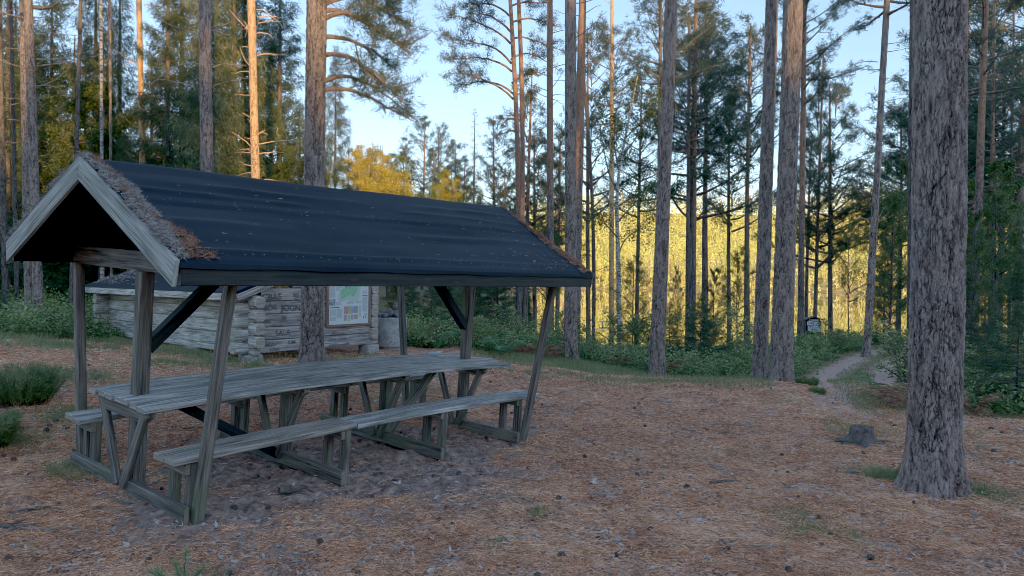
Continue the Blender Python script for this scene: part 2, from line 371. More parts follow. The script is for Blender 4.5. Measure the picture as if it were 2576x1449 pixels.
# ================================================================== GROUND
S_INV=np.linalg.inv(SR)
def shl(x,y,z=0):                # world xy -> shelter X,Y
    q=(S_INV@np.stack([x-ST[0],y-ST[1],np.zeros_like(x)]))
    return q[0],-q[1]
path_pts=[hit(2240,1045),hit(2195,1000),at(2135,13.),at(2160,16.5),at(2235,20),at(2340,24)]
path_xy=np.array([(p.x,p.y) for p in path_pts])
def path_dist(x,y):
    d=np.full(x.shape,1e9)
    for a,b in zip(path_xy[:-1],path_xy[1:]):
        ab=b-a;t=np.clip(((x-a[0])*ab[0]+(y-a[1])*ab[1])/(ab@ab),0,1)
        d=np.minimum(d,np.hypot(x-a[0]-t*ab[0],y-a[1]-t*ab[1]))
    return d
green_spots=[(180,1050,.5),(430,890,.7),(560,915,.6),(100,950,.8),(640,925,.4),(420,915,.6),(350,1035,.3),(250,955,.35),(1500,925,1.6),(1350,900,1.2),(1600,935,1.2),(1420,915,1.3),(2250,1010,.8),(2050,1345,.35),(1350,1290,.18),(2470,1250,.35),(2215,1190,.25),(2000,1300,.2),(190,1170,.3),(60,1110,.4),(2300,1000,.8),(2500,1030,1.),(130,870,1.),(1250,1370,.15)]
gs=[(hit(u,v),r) for u,v,r in green_spots]
def masks(x,y):
    X,Y=shl(x,y)
    wob=(fbm(x*1.3,y*1.3,3)-.5)*1.1
    e=np.sqrt(((X-2.0)/2.75)**2+((Y-.42)/1.35)**2)+wob
    dirt=sstep(1.12,.72,e)
    e2=np.sqrt(((X-1.0)/1.8)**2+((Y-1.75)/.55)**2)+wob*1.2
    dirt=np.maximum(dirt,.6*sstep(1.2,.5,e2))
    d=np.hypot(x,y)
    gr=np.zeros_like(x)
    for p,r in gs:
        gr=np.maximum(gr,sstep(1.3,.3,np.hypot(x-p.x,(y-p.y))/r+(fbm(x*4,y*4,8)-.5)*1.4)*.8)
    gr=np.maximum(gr,sstep(.58,.75,fbm(x*.7,y*.7,21))*.5)
    pd=path_dist(x,y);rut=np.minimum(np.abs(pd-.50),9)
    pa=sstep(.50,.22,rut+(fbm(x*3,y*3,4)-.5)*.2)*sstep(9.3,10.6,d)
    mid=sstep(.26,.1,pd)*sstep(9.5,11,d);gr=np.maximum(gr,mid*.9)
    gr=np.maximum(gr,sstep(14.5,16.5,d)*(1-pa)*.9)
    gr=gr*(1-dirt)*(1-pa)
    return dirt,gr,pa
def build_ground():
    rad=np.concatenate([[.01,.3,.6],np.geomspace(.9,34,470),np.geomspace(35.5,3200,70)])
    ang=np.concatenate([np.linspace(-180,-48,23)[:-1],np.linspace(-48,48,400),np.linspace(48,180,23)[1:]])
    r,a=np.meshgrid(rad,np.radians(ang),indexing='ij')
    x=r*np.sin(a);y=r*np.cos(a);z=gz(x.ravel(),y.ravel()).reshape(x.shape)
    dirt,gr,pa=masks(x.ravel(),y.ravel());dirt=dirt.reshape(x.shape);gr=gr.reshape(x.shape);pa=pa.reshape(x.shape);far=sstep(390,404,r)*sstep(-6,-1,np.degrees(a));gr=gr*(1-far)
    fade=1-sstep(25,40,r)
    z=z+((fbm(x*1.1,y*1.1,31)-.5)*.09+(fbm(x*5,y*5,32)-.5)*.05+(fbm(x*22,y*22,33,2)-.5)*.014)*fade
    z=z+dirt*((1-np.abs(fbm(x*4,y*4,41)-.5)*4)*.045+(fbm(x*9,y*9,43)-.5)*.06-.055)*fade
    z=z-pa*.03+gr*.015
    nr,na=x.shape;idx=np.arange(nr*na).reshape(nr,na)
    f=np.stack([idx[:-1,:-1],idx[:-1,1:],idx[1:,1:],idx[1:,:-1]],-1).reshape(-1,4)[:,::-1]
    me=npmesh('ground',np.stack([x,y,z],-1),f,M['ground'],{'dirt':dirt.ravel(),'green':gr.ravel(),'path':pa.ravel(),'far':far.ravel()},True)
    tag(link('ground',me),kind='structure')
build_ground()
def gsurf(x,y):
    z=gz(x,y)+((fbm(x*1.1,y*1.1,31)-.5)*.09+(fbm(x*5,y*5,32)-.5)*.05+(fbm(x*22,y*22,33,2)-.5)*.014)
    dirt,gr,pa=masks(x,y)
    return z+dirt*((1-np.abs(fbm(x*4,y*4,41)-.5)*4)*.045+(fbm(x*9,y*9,43)-.5)*.06-.055)-pa*.03+gr*.015,dirt,gr,pa
# lake: a sheet in front and to the right
def build_lake():
    n=48;r=np.array([28.,60,120,200,300,460]);a=np.radians(np.linspace(-12,92,n))
    rr,aa=np.meshgrid(r,a,indexing='ij');V=np.stack([rr*np.sin(aa),rr*np.cos(aa),np.full_like(rr,LAKE_Z)],-1)
    idx=np.arange(V.shape[0]*n).reshape(-1,n)
    f=np.stack([idx[:-1,:-1],idx[:-1,1:],idx[1:,1:],idx[1:,:-1]],-1).reshape(-1,4)[:,::-1]
    tag(link('lake_water',npmesh('lake_water',V,f,M['water'])),kind='structure')
build_lake()
# ================================================================== FOLIAGE BUILDING
def blades(C,Dr,L,Wd,seed=0,rnd=None):
    """triangles: base centre C, direction Dr (unit), length L, width Wd"""
    g=np.random.default_rng(seed);n=len(C)
    s=np.cross(Dr,g.normal(size=(n,3)));s/=np.linalg.norm(s,axis=1,keepdims=True)+1e-9
    L=np.broadcast_to(L,(n,))[:,None];Wd=np.broadcast_to(Wd,(n,))[:,None]
    V=np.stack([C-s*Wd/2,C+s*Wd/2,C+Dr*L],1).reshape(-1,3)
    Fc=np.arange(3*n).reshape(-1,3);r=g.random(n) if rnd is None else rnd
    return V,Fc,np.repeat(r,3)
def leaves(C,size,seed=0,flat=.5,rnd=None):
    g=np.random.default_rng(seed);n=len(C)
    nrm=g.normal(size=(n,3));nrm[:,2]=nrm[:,2]*(1)+flat*np.sign(nrm[:,2]+1e-6);nrm/=np.linalg.norm(nrm,axis=1,keepdims=True)
    a=np.cross(nrm,g.normal(size=(n,3)));a/=np.linalg.norm(a,axis=1,keepdims=True)+1e-9;b=np.cross(nrm,a)
    s=(size*g.uniform(.6,1.3,n))[:,None]
    V=np.stack([C-a*s*.5,C+b*s*.33,C+a*s*.6,C-b*s*.33],1).reshape(-1,3)
    r=g.random(n) if rnd is None else rnd
    return V,np.arange(4*n).reshape(-1,4),np.repeat(r,4)
def unit(v):return v/(np.linalg.norm(v,axis=-1,keepdims=True)+1e-9)
def tubes(paths,nseg=5):
    """list of (pts Nx3, radii N) -> verts, quads"""
    V=[];Fc=[];b=0
    for P,rd in paths:
        P=np.asarray(P,float);rd=np.asarray(rd,float);n=len(P)
        T=np.gradient(P,axis=0);T=unit(T)
        ref=np.array([0,0,1.]) if abs(T[0,2])<.9 else np.array([1.,0,0])
        s=unit(np.cross(T,ref));t=np.cross(T,s)
        a=np.linspace(0,2*np.pi,nseg,endpoint=False)
        ring=P[:,None]+rd[:,None,None]*(np.cos(a)[None,:,None]*s[:,None]+np.sin(a)[None,:,None]*t[:,None])
        V.append(ring.reshape(-1,3));i=np.arange(n*nseg).reshape(n,nseg)+b;j=np.roll(i,-1,1)
        Fc.append(np.stack([i[:-1],j[:-1],j[1:],i[1:]],-1).reshape(-1,4));b+=n*nseg
    return np.concatenate(V),np.concatenate(Fc)
def tufts(C,Dr,k,L,Wd,seed,spread=.9):
    g=np.random.default_rng(seed);n=len(C)
    c=np.repeat(C,k,0)+g.normal(size=(n*k,3))*L*.28
    d=unit(np.repeat(Dr,k,0)*1.0+g.normal(size=(n*k,3))*spread)
    rn=np.clip(np.repeat(g.random(n),k)*.6+g.random(n*k)*.4,0,1)
    return blades(c,d,L*g.uniform(.6,1.2,n*k),Wd,seed+1,rn)
def pine_branch(g,p0,az,elev,L,r0,sub=7,curl=.25,droop=0.):
    """returns tube paths and tuft points/dirs"""
    n=8;t=np.linspace(0,1,n);d=np.array([math.sin(az),math.cos(az)])
    wob=np.cumsum(g.normal(size=(n,3))*.05*L,0)*t[:,None]
    P=np.zeros((n,3));P[:,:2]=p0[:2]+d*L*t[:,None]*np.cos(elev);P[:,2]=p0[2]+L*(np.sin(elev)*t+curl*t**2-droop*t)
    P+=wob*.5
    paths=[(P,r0*(1-.85*t)+.004)];tc=[];td=[]
    for i in range(sub):
        s=g.uniform(.3,1.);k=s*(n-1);i0=min(int(k),n-2);q=P[i0]+(P[i0+1]-P[i0])*(k-i0)
        a2=az+g.choice([-1,1])*g.uniform(.4,1.2);l2=L*g.uniform(.18,.42)*(1.15-s*.5)
        m=5;tt=np.linspace(0,1,m);dd=np.array([math.sin(a2),math.cos(a2),g.uniform(-.1,.45)])
        Q=q+dd*l2*tt[:,None];Q[:,2]+=.12*l2*tt**2
        paths.append((Q,r0*.35*(1-.8*tt)*(1-.5*s)+.003))
        nt_=max(3,int(l2/.09))
        for x in g.uniform(.3,1,nt_):
            kk=x*(m-1);j=min(int(kk),m-2);c=Q[j]+(Q[j+1]-Q[j])*(kk-j)+g.normal(size=3)*.06*(1+l2)
            tc.append(c);td.append(unit(dd+np.array([0,0,.5])+g.normal(size=3)*.4))
    nt_=max(3,int(L*.45/.1))
    for x in g.uniform(.55,1,nt_):
        kk=x*(n-1);j=min(int(kk),n-2);tc.append(P[j]+(P[j+1]-P[j])*(kk-j)+g.normal(size=3)*.05);td.append(unit(np.array([d[0],d[1],.5])+g.normal(size=3)*.4))
    return paths,tc,td
def pine_crown(seed,z0,z1,Rmax,nb,tk=12,tl=.17,tw=.02,shape='cone',sparse=1.,center=lambda z:(0,0),trr=.1,sub=7):
    g=np.random.default_rng(seed);paths=[];TC=[];TD=[]
    for i in range(nb):
        f=(i+.5)/nb;z=z0+(z1-z0)*f+g.normal()*.1
        if shape=='cone':Lr=Rmax*(1-f)**.75*g.uniform(.6,1.15)+.25;el=.15+.7*f+g.normal()*.12
        else:Lr=Rmax*math.sqrt(max(.05,1-(2*f-.9)**2*.85))*g.uniform(.55,1.15);el=-.05+.8*f+g.normal()*.15
        az=i*2.4+g.normal()*.4;cx,cy=center(z)
        p,c,d=pine_branch(g,np.array([cx,cy,z]),az,el,Lr,trr*.3*(1.1-f)+.008,sub=max(3,int(sub*sparse*(.6+.4*Lr/Rmax))))
        paths+=p;TC+=c;TD+=d
    TC=np.array(TC);TD=np.array(TD)
    tv,tf=tubes(paths,4)
    V,Fc,rn=tufts(TC,TD,tk,tl,tw,seed+5)
    return (tv,tf),(V,Fc,rn)
def spruce_crown(seed,Ht,R0,z0=1.,nb=110,hang=.35,blade=.16,bw=.028,dens=1.,exp=.85):
    g=np.random.default_rng(seed);paths=[];C=[];D=[]
    for i in range(nb):
        f=(i+.5)/nb;f=f**.9;z=z0+(Ht-z0)*f;Lr=(R0*(1-f)**exp)*g.uniform(.7,1.12)+.08
        az=i*2.4+g.normal()*.3;el=-.28+.75*f+g.normal()*.08
        n=7;t=np.linspace(0,1,n);d=np.array([math.sin(az),math.cos(az)])
        P=np.zeros((n,3));P[:,:2]=d*Lr*t[:,None];P[:,2]=z+Lr*(math.sin(el)*t*1.0+.22*t**2-.12*t)
        paths.append((P,(.028*(1-f)+.006)*(1-.8*t)+.002))
        m=int(max(6,Lr*55*dens));tt=g.uniform(.12,1,m)**.8;kk=tt*(n-1);j=np.minimum(kk.astype(int),n-2)
        q=P[j]+(P[j+1]-P[j])*(kk-j)[:,None]
        side=np.array([d[1],-d[0],0]);sd=g.uniform(-1,1,m)*Lr*.30*(1.1-tt)
        q=q+side*sd[:,None];hq=-np.abs(sd)*.35-g.random(m)**1.5*hang*(.4+.6*(1-f));q[:,2]+=hq
        C.append(q);D.append(unit(np.array([d[0],d[1],-.45])*.8+side*np.sign(sd)[:,None]*.5+np.array([0,0,-hang])+g.normal(size=(m,3))*.35))
    C=np.concatenate(C);D=np.concatenate(D);k=6
    c=np.repeat(C,k,0)+g.normal(size=(len(C)*k,3))*np.array([.11,.11,.06])*(blade/.2);dd=unit(np.repeat(D,k,0)+g.normal(size=(len(C)*k,3))*.45)
    rn=np.clip(np.repeat(g.random(len(C)),k)*.7+g.random(len(C)*k)*.3,0,1)
    V,Fc,r=blades(c,dd,blade*g.uniform(.6,1.3,len(c)),bw*.62,seed,rn)
    return tubes(paths,3),(V,Fc,r)
def leafy_crown(seed,z0,z1,Rm,nb,nleaf,size,up=.7,trr=.06):
    g=np.random.default_rng(seed);paths=[];C=[]
    for i in range(nb):
        f=(i+.5)/nb;z=z0+(z1-z0)*.8*f;Lr=Rm*(.45+.55*math.sin(math.pi*min(1,f*.8+.2)))*g.uniform(.7,1.2)*(1.15-.5*f);az=i*2.4+g.normal()*.5
        n=8;t=np.linspace(0,1,n);e=up+g.normal()*.15
        P=np.zeros((n,3));P[:,0]=math.sin(az)*Lr*t;P[:,1]=math.cos(az)*Lr*t;P[:,2]=z+Lr*math.tan(min(e,1.2))*t*.8-.12*Lr*t**2
        P+=np.cumsum(g.normal(size=(n,3))*.03*Lr,0)
        paths.append((P,trr*(.6*(1-f)+.15)*(1-.85*t)+.004))
        for k in range(6):
            s=g.uniform(.25,1);j=min(int(s*(n-1)),n-2);q=P[j];dd=unit(g.normal(size=3)+np.array([math.sin(az),math.cos(az),.4]))
            l2=Lr*g.uniform(.2,.45);tt=np.linspace(0,1,4)[:,None];Q=q+dd*l2*tt;paths.append((Q,np.array([.008,.006,.004,.002])))
            m=max(4,int(nleaf/nb/6));a=g.uniform(.1,1.1,m)[:,None];C.append(q+dd*l2*a+g.normal(size=(m,3))*.10*(.5+l2))
    C=np.concatenate(C)
    return tubes(paths,4),leaves(C,size,seed)
# ---- trunks with real bark relief
def worley(u,v,per,seed):
    iu=np.floor(u).astype(np.int64);iv=np.floor(v).astype(np.int64);f1=np.full(u.shape,9.);f2=np.full(u.shape,9.)
    for du in(-1,0,1):
        for dv in(-1,0,1):
            cu=iu+du;cv=iv+dv;w_=np.mod(cu,per)
            px=cu+_h(w_,cv,seed)*.9+.05;py=cv+_h(w_,cv,seed+1)*.9+.05
            d=np.hypot(px-u,py-v);m=d<f1;f2=np.where(m,f1,np.minimum(f2,d));f1=np.where(m,d,f1)
    return f1,f2
def trunk_mesh(name,top,r0,r1,mat,nseg=40,zfine=8.,dz=.05,amp=.012,cell=(.055,.16),seed=0,flare=.45,bend=0.,buried=.25):
    """top: vector from base to the top of the trunk"""
    Ht=top[2];z=np.concatenate([np.arange(-buried,zfine,dz),np.linspace(zfine,Ht,max(4,int((Ht-zfine)/.5)))])
    a=np.linspace(0,2*np.pi,nseg,endpoint=False);Z,A=np.meshgrid(z,a,indexing='ij')
    f=np.clip(Z/Ht,0,1);rr=r0*(1-f)**.7+r1*(1-(1-f)**.7)
    fl=np.exp(-np.maximum(Z,-.1)/.19)
    rr=rr*(1+flare*fl*(1+.45*np.sin(A*5+seed)+.25*np.sin(A*3+seed*2)))
    rr*=1+.03*np.sin(A*2+Z*.9+seed)+.02*np.sin(A*3-Z*1.7)
    per=max(6,int(round(2*np.pi*r0/cell[0])))
    wu=A/(2*np.pi)*per+(vnoise(A*2,Z*3,seed)-.5)*0;
    wu=wu+(fbm(Z*4,np.cos(A)*2+np.sin(A)*1.3,seed+3)-.5)*2.2+(fbm(Z*19,np.cos(A)*9+np.sin(A)*7,seed+4)-.5)*.9
    wv=Z/cell[1]+(fbm(np.cos(A)*4,Z*5+np.sin(A)*4,seed+9)-.5)*2.2+(fbm(np.cos(A)*14,Z*18+np.sin(A)*14,seed+8)-.5)*.6
    f1,f2=worley(wu,wv,per,seed);cr=1-sstep(.0,.22,f2-f1)
    g1_,g2_=worley(wu*2,wv*2.2,per*2,seed+40);cr2=1-sstep(0,.16,g2_-g1_)
    vf=np.abs(fbm(wu*.9+3,wv*.35,seed+61,3)-.5);cr=np.maximum(cr*(.35+.65*sstep(.3,.55,fbm(np.cos(A)*3+5,Z*4+np.sin(A)*3,seed+31))),.9*(1-sstep(.0,.035,vf)));cr=np.maximum(cr,cr2*.5*sstep(.4,.6,fbm(np.cos(A)*5,Z*7+np.sin(A)*5,seed+33)))
    up=1-.75*sstep(4,9,Z)
    disp=-cr*amp*up+(_h(np.floor(wu*.999).astype(np.int64),np.floor(wv).astype(np.int64),seed+2)-.5)*0+(fbm(np.cos(A)*26+Z*7,np.sin(A)*26-Z*6,seed+5)-.5)*amp*1.9+(fbm(np.cos(A)*6,Z*2+np.sin(A)*6,seed+6)-.5)*amp*1.2
    rr=rr+disp
    cxp=top[0]*f+bend*np.sin(np.pi*f);cyp=top[1]*f
    V=np.stack([cxp+rr*np.cos(A),cyp+rr*np.sin(A),Z],-1)
    n,m=Z.shape;i=np.arange(n*m).reshape(n,m);j=np.roll(i,-1,1)
    Fc=np.stack([i[:-1],j[:-1],j[1:],i[1:]],-1).reshape(-1,4)
    return npmesh(name,V,Fc,mat,{'crack':(cr*up).ravel()},True)
def add_tube_child(name,paths,mat,parent,nseg=5):
    v,f=tubes(paths,nseg);me=npmesh(name,v,f,mat,{'crack':np.zeros(len(v))},True);return link(name,me,parent)
def stubs_to(parent,P,mat):
    for q in P:add_tube_child('dead_branch',[q],mat,parent)
def dead_stubs(seed,n,z0,z1,r,Lr=(.3,1.2),lean=(0,0)):
    g=np.random.default_rng(seed);P=[]
    for i in range(n):
        z=g.uniform(z0,z1);az=g.uniform(0,6.28);L=g.uniform(*Lr);t=np.linspace(0,1,6)
        p=np.zeros((6,3));p[:,0]=lean[0]*z+np.sin(az)*(r*.7+L*t);p[:,1]=lean[1]*z+np.cos(az)*(r*.7+L*t);p[:,2]=z+L*(.25*t-.35*t**2*g.uniform(-1,1.5))
        p+=np.cumsum(g.normal(size=p.shape)*.02,0);P.append((p,.012*(1-.8*t)+.003))
    return P
# ================================================================== PICNIC SHELTER
SH=thing('picnic_shelter','long roofed picnic table with built-in benches under a dark felt gable roof','picnic shelter')
SH.matrix_world=Matrix([[*SR[i],ST[i]] for i in range(3)]+[[0,0,0,1]])
def S(X,Y,Z):return Vector((X,-Y,Z))
FX=[0,1.341,2.558,3.807];ZB=[.03,.01,0,-.05]
def arch(X,a=.045):
    s=min(max((X+.16)/4.29,0),1);return a*math.sin(math.pi*s)
def b1(name,p0,p1,w,h,mat,up=(0,0,1),bevel=.004):
    m=MB();m.beam(p0,p1,w,h,up);return m.build(name,mat,SH,bevel)
ps=.1
def zroof(X,Y):
    t=(X+.47)/4.746;hr=2.468+.151*t;he=1.818+.05*t;return hr-(hr-he)*abs(Y)/1.39
for i,X in enumerate(FX):
    top={0:1.69,3:1.70}.get(i,.70+arch(X));yy=.03 if i==0 else 0
    m=MB();m.beam(S(X,yy,ZB[i]-.35),S(X,yy*.5,top),ps,ps,(1,0,0));m.build('center_post',M['wood_post'],SH,.006)
    # sill beams on the camera side of the frame
    m=MB();m.beam(S(X-.075,-.93,ZB[i]+.03),S(X-.075,.92,ZB[i]+.05),.045,.12);m.build('sill_beam',M['wood_post'],SH,.006)
    if i in(1,2):
        m=MB();m.beam(S(X-.03,.1,ZB[i]-.06),S(X-.03,.86,ZB[i]-.05),.045,.08);m.build('lower_sill',M['wood_dark'],SH)
    # struts in a V and bearer under the table
    zt=.70+arch(X)
    for s in(-1,1):
        m=MB();m.beam(S(X-.10,s*.045,ZB[i]+.04),S(X-.10,s*.335,zt-.035),.045,.07);m.build('table_strut',M['wood_post'],SH)
    m=MB();pr=[(-.40,.045),(-.40,.0),(-.33,-.055),(.33,-.055),(.40,.0),(.40,.045)]
    V0=[S(X-.06,y,zt-.045+z) for y,z in pr];V1=[S(X-.12,y,zt-.045+z) for y,z in pr];n=len(pr)
    m.v+=V0+V1
    for k in range(n):
        j=(k+1)%n;m.f.append((k,j,n+j,n+k));m.uv.append([(0,0),(.2,0),(.2,.05),(0,.05)]);m.e.append(0)
    m.f.append(tuple(range(n))[::-1]);m.uv.append([pr[k] for k in range(n)][::-1]);m.e.append(0)
    m.f.append(tuple(range(n,2*n)));m.uv.append([pr[k] for k in range(n)]);m.e.append(0)
    m.build('table_bearer',M['wood_post'],SH)
    for s in(-1,1):
        zs=.425+arch(X,.035)
        ys=(.64,.83) if s>0 else (.64,.83)
        for q,y in enumerate(ys):
            dx=-.02 if q==0 else -.0
            m=MB();m.beam(S(X+dx,s*y,ZB[i]-.2),S(X+dx,s*y,zs),.075,.06,(1,0,0));m.build('bench_leg',M['wood_post'],SH)
        m=MB();m.beam(S(X-.055,s*.60,zs-.045),S(X-.055,s*.87,zs-.045),.04,.08);m.build('bench_bearer',M['wood_post'],SH)
# table top of seven planks
def planks(name,ys,x0s,x1s,zt,th,mat,ampl,nseg=14,gap=.008,yw=.13,split=None):
    m=MB()
    for q,y in enumerate(ys):
        xs=np.linspace(x0s[q],x1s[q],nseg+1);dz=random.uniform(-.004,.004)
        if split:xs=np.linspace(x0s[q],x1s[q],nseg+1)
        b=len(m.v);ou=random.random()*30
        for X in xs:
            z=zt+arch(X,ampl)+dz+ .003*math.sin(X*3+q*2)
            for (a,c) in((-yw/2+gap/2,-th),(yw/2-gap/2,-th),(yw/2-gap/2,0),(-yw/2+gap/2,0)):m.v.append(S(X,y+a,z+c))
        for k in range(nseg):
            for e in range(4):
                e2=(e+1)%4;m.f.append((b+4*k+e,b+4*k+4+e,b+4*k+4+e2,b+4*k+e2))
                u0=ou+(xs[k]-xs[0]);u1=ou+(xs[k+1]-xs[0]);v0=ou+e*.15;v1=v0+(yw if e%2==0 else th)
                m.uv.append([(u0,v0),(u1,v0),(u1,v1),(u0,v1)]);m.e.append(0)
        m.f.append((b,b+1,b+2,b+3));m.uv.append([(0,ou),(yw,ou),(yw,ou+th),(0,ou+th)]);m.e.append(1)
        c=b+4*nseg;m.f.append((c+3,c+2,c+1,c));m.uv.append([(0,ou),(yw,ou),(yw,ou+th),(0,ou+th)]);m.e.append(1)
    return m.build(name,mat,SH,.004)
ys=[-.395,-.263,-.132,0,.132,.263,.395]
planks('tabletop',ys,[-.17,-.155,-.16,-.15,-.165,-.16,-.17],[3.95,4.02,4.02,4.13,4.13,4.12,4.13],.75,.043,M['wood_top'],.045,yw=.132,gap=.020)
for s in(-1,1):
    if s>0:
        planks('bench_seat',[.675,.822],[-.165]*2,[1.40,1.41],.465,.042,M['wood_seat'],.035,6,.006,.145)
        planks('bench_seat',[.675,.822],[1.415,1.42],[4.10,4.12],.458,.042,M['wood_top'],.035,9,.006,.145)
    else:
        planks('bench_seat',[-.675,-.822],[-.165]*2,[2.6,2.6],.462,.042,M['wood_top'],.035,8,.008,.145)
        planks('bench_seat',[-.675,-.822],[2.61]*2,[4.1,4.11],.460,.042,M['wood_top'],.03,6,.008,.145)
# leaning posts, tie beams, plates, braces
for i in(0,3):
    X=FX[i]
    for s in(-1,1):
        b1('leaning_post',S(X+.0,s*.905,ZB[i]-.12),S(X+.0,s*1.185,1.72 if s>0 or i==0 else 1.62),.07,.07,M['wood_post'],(1,0,0),.006)
    b1('tie_beam',S(X-.012,-1.20,1.765),S(X-.012,1.20,1.775),.05,.15,M['wood_post'])
for s in(-1,1):
    b1('wall_plate',S(-.40,s*1.21,1.79),S(4.18,s*1.21,1.80),.07,.09,M['wood_dark'])
b1('roof_brace',S(.04,0,1.10),S(1.30,0,2.36),.09,.09,M['wood_dark'])
b1('roof_brace',S(3.76,0,1.14),S(2.55,0,2.36),.09,.09,M['wood_dark'])
b1('lower_brace',S(.22,.0,.70),S(1.27,.0,.06),.06,.08,M['wood_dark'])
b1('lower_brace',S(3.35,.0,.74),S(2.63,.0,.05),.06,.085,M['wood_post'])
b1('ridge_beam',S(-.42,0,2.37),S(4.22,0,2.52),.07,.13,M['wood_dark'])
# roof: boards underneath, felt above
def roof():
    n=95;mY=64
    Xs=np.linspace(-.47,4.276,n);V=[];ts=np.linspace(-1,1,mY*2+1)
    X,T=np.meshgrid(Xs,ts,indexing='ij');Y=T*1.40
    t=(X+.47)/4.746;hr=2.468+.151*t;he=1.818+.05*t
    a=np.abs(T);z=hr-(hr-he)*a
    # wrinkles running with the ridge
    nz=lambda px,py,s:(fbm(px,py,s,3)-.5)
    wr=(nz(X*.35,Y*3.2+T,61))*.035+nz(X*1.2,Y*2.2,62)*.022
    wr+=.026*np.exp(-((a-.22-.02*np.sin(X*1.3))/.028)**2)*np.clip(nz(X*.9,X*0+3,63)*3+.7,0,1)+.016*np.exp(-((a-.62-.015*np.sin(X*1.1+1))/.03)**2)*np.clip(nz(X*.8,X*0+9,67)*4+.4,0,1)
    wr+=.018*np.exp(-((a-.33-.012*np.sin(X*1.9))/.02)**2)*np.clip(nz(X*1.1,X*0+7,64)*3+.4,0,1)
    wr+=.014*np.exp(-((a-.90)/.02)**2)                    # rolled edge at the eave
    wr-=.02*sstep(.965,1.0,a)
    seam=.44;wr+=np.where(a<seam,.011,0)+.004*np.exp(-((a-seam)/.01)**2)*np.sin(X*9)
    wr*=np.where(a<.02,0,1)
    nrmz=.9;z=z+wr+.012
    # soft ridge
    z-=.02*np.exp(-(a/.02)**2)
    Y=np.where(Y<0,Y*.955,Y);P=np.stack([X,-Y,z],-1);V=P.reshape(-1,3);m_=T.shape[1];i=np.arange(n*m_).reshape(n,m_)
    f=np.stack([i[:-1,:-1],i[:-1,1:],i[1:,1:],i[1:,:-1]],-1).reshape(-1,4)
    o=link('roof_felt',npmesh('roof_felt',V,f[:,::-1],M['felt'],None,True),SH)
    # turned-down felt lip along the eaves
    m=MB()
    for s in(-1,1):
        pass
    for s in(-1,1):
        m=MB();N=30
        xs=np.linspace(-.465,4.27,N)
        for k in range(N-1):
            def q(x,dy,dz):
                t=(x+.47)/4.746;return S(x,s*(1.40+dy)*(1 if s>0 else .955),1.818+.05*t+dz)
            w0=.004*math.sin(xs[k]*7);w1=.004*math.sin(xs[k+1]*7)
            m.quad(q(xs[k],.002,.0),q(xs[k+1],.002,.0),q(xs[k+1],.006,-.030+w1),q(xs[k],.006,-.030+w0))
        m.build('felt_lip',M['felt'],SH,0)
        b1('eave_fascia',S(-.44,s*(1.372 if s>0 else 1.31),1.745),S(4.25,s*(1.372 if s>0 else 1.31),1.795),.035,.125,M['wood_dark'])
        # board deck
        m=MB();a0=S(-.44,0.0,2.44);m.v=[];
        e_=1.355 if s>0 else 1.29;top=[S(-.44,s*.01,2.458),S(4.25,s*.01,2.609),S(4.25,s*e_,1.872),S(-.44,s*e_,1.822)]
        dn=Vector((0,0,-.035));m.v=top+[p+dn for p in top]
        for fc in((0,1,2,3),(7,6,5,4),(0,4,5,1),(1,5,6,2),(2,6,7,3),(3,7,4,0)):
            m.f.append(fc);m.uv.append([(0,0),(4.7,0),(4.7,1.5),(0,1.5)]);m.e.append(0)
        m.build('roof_deck',M['wood_dark'],SH,0)
        for X,mat,nm in((-.475,M['wood_rake'],'rake_board'),(4.29,M['wood_post'],'rake_board')):
            t=(X+.47)/4.746;hr=2.468+.151*t+.02;he=1.818+.05*t+.02
            m=MB();h=.165;th=.014
            k_=1 if s>0 else .95;q=[(0.001*s,hr),(s*1.405*k_,he-.005),(s*1.375*k_,he-.165),(0.001*s,hr-h)]
            m.v=[S(X-th,y,z) for y,z in q]+[S(X+th,y,z) for y,z in q]
            for fc,uvq in(((0,1,2,3),[(0,0),(1.5,0),(1.5,.16),(0,.16)]),((7,6,5,4),[(0,0),(1.5,0),(1.5,.16),(0,.16)]),((0,4,5,1),[(0,0),(0,.03),(1.5,.03),(1.5,0)]),((1,5,6,2),[(0,0),(0,.03),(.1,.03),(.1,0)]),((2,6,7,3),[(0,0),(0,.03),(1.5,.03),(1.5,0)]),((3,7,4,0),[(0,0),(0,.03),(.1,.03),(.1,0)])):
                m.f.append(fc);m.uv.append(uvq);m.e.append(0)
            ob=m.build(nm,mat,SH,.004)
    return o
roof()
# needle and lichen heaps along the front rake, thinner along the back rake
def roofpt(X,Y):
    t=(X+.47)/4.746;return (2.468+.151*t)-((2.468+.151*t)-(1.818+.05*t))*np.abs(Y)/1.39+.02
def heap(side,n,seed,xf,wf,mat,L=.05,w=.0022,top=.05):
    g=np.random.default_rng(seed);a=g.random(n)
    Y=side*(1.37*a);edge=xf
    wd=wf(a)*(1+.7*(fbm(a*9,a*0,seed)-.4))
    e=np.abs(g.random(n))**.8;X=edge+np.where(xf<1,1,-1)*e*wd
    z=roofpt(X,Y)+g.random(n)*top*(1-e**2)*(.2+1.3*fbm(a*14,e*3+2,seed+1))
    kp_=g.random(n)<np.clip((fbm(a*22,X*16,seed+7)-.43)*6,0.04,1);X=X[kp_];Y=Y[kp_];z=z[kp_];n=len(X)
    C=np.stack([X,-Y,z],-1);d=unit(g.normal(size=(n,3))*np.array([1,1,.45]))
    V,Fc,r=blades(C,d,L*g.uniform(.5,1.3,n),w,seed)
    return npmesh('needle_heap',V,Fc,mat,{'rnd':r})
def addheap(label,me,group=None):
    o=link('needle_heap',me);o.matrix_world=SH.matrix_world.copy()
    tag(o,label,'needle heap',group,'stuff')
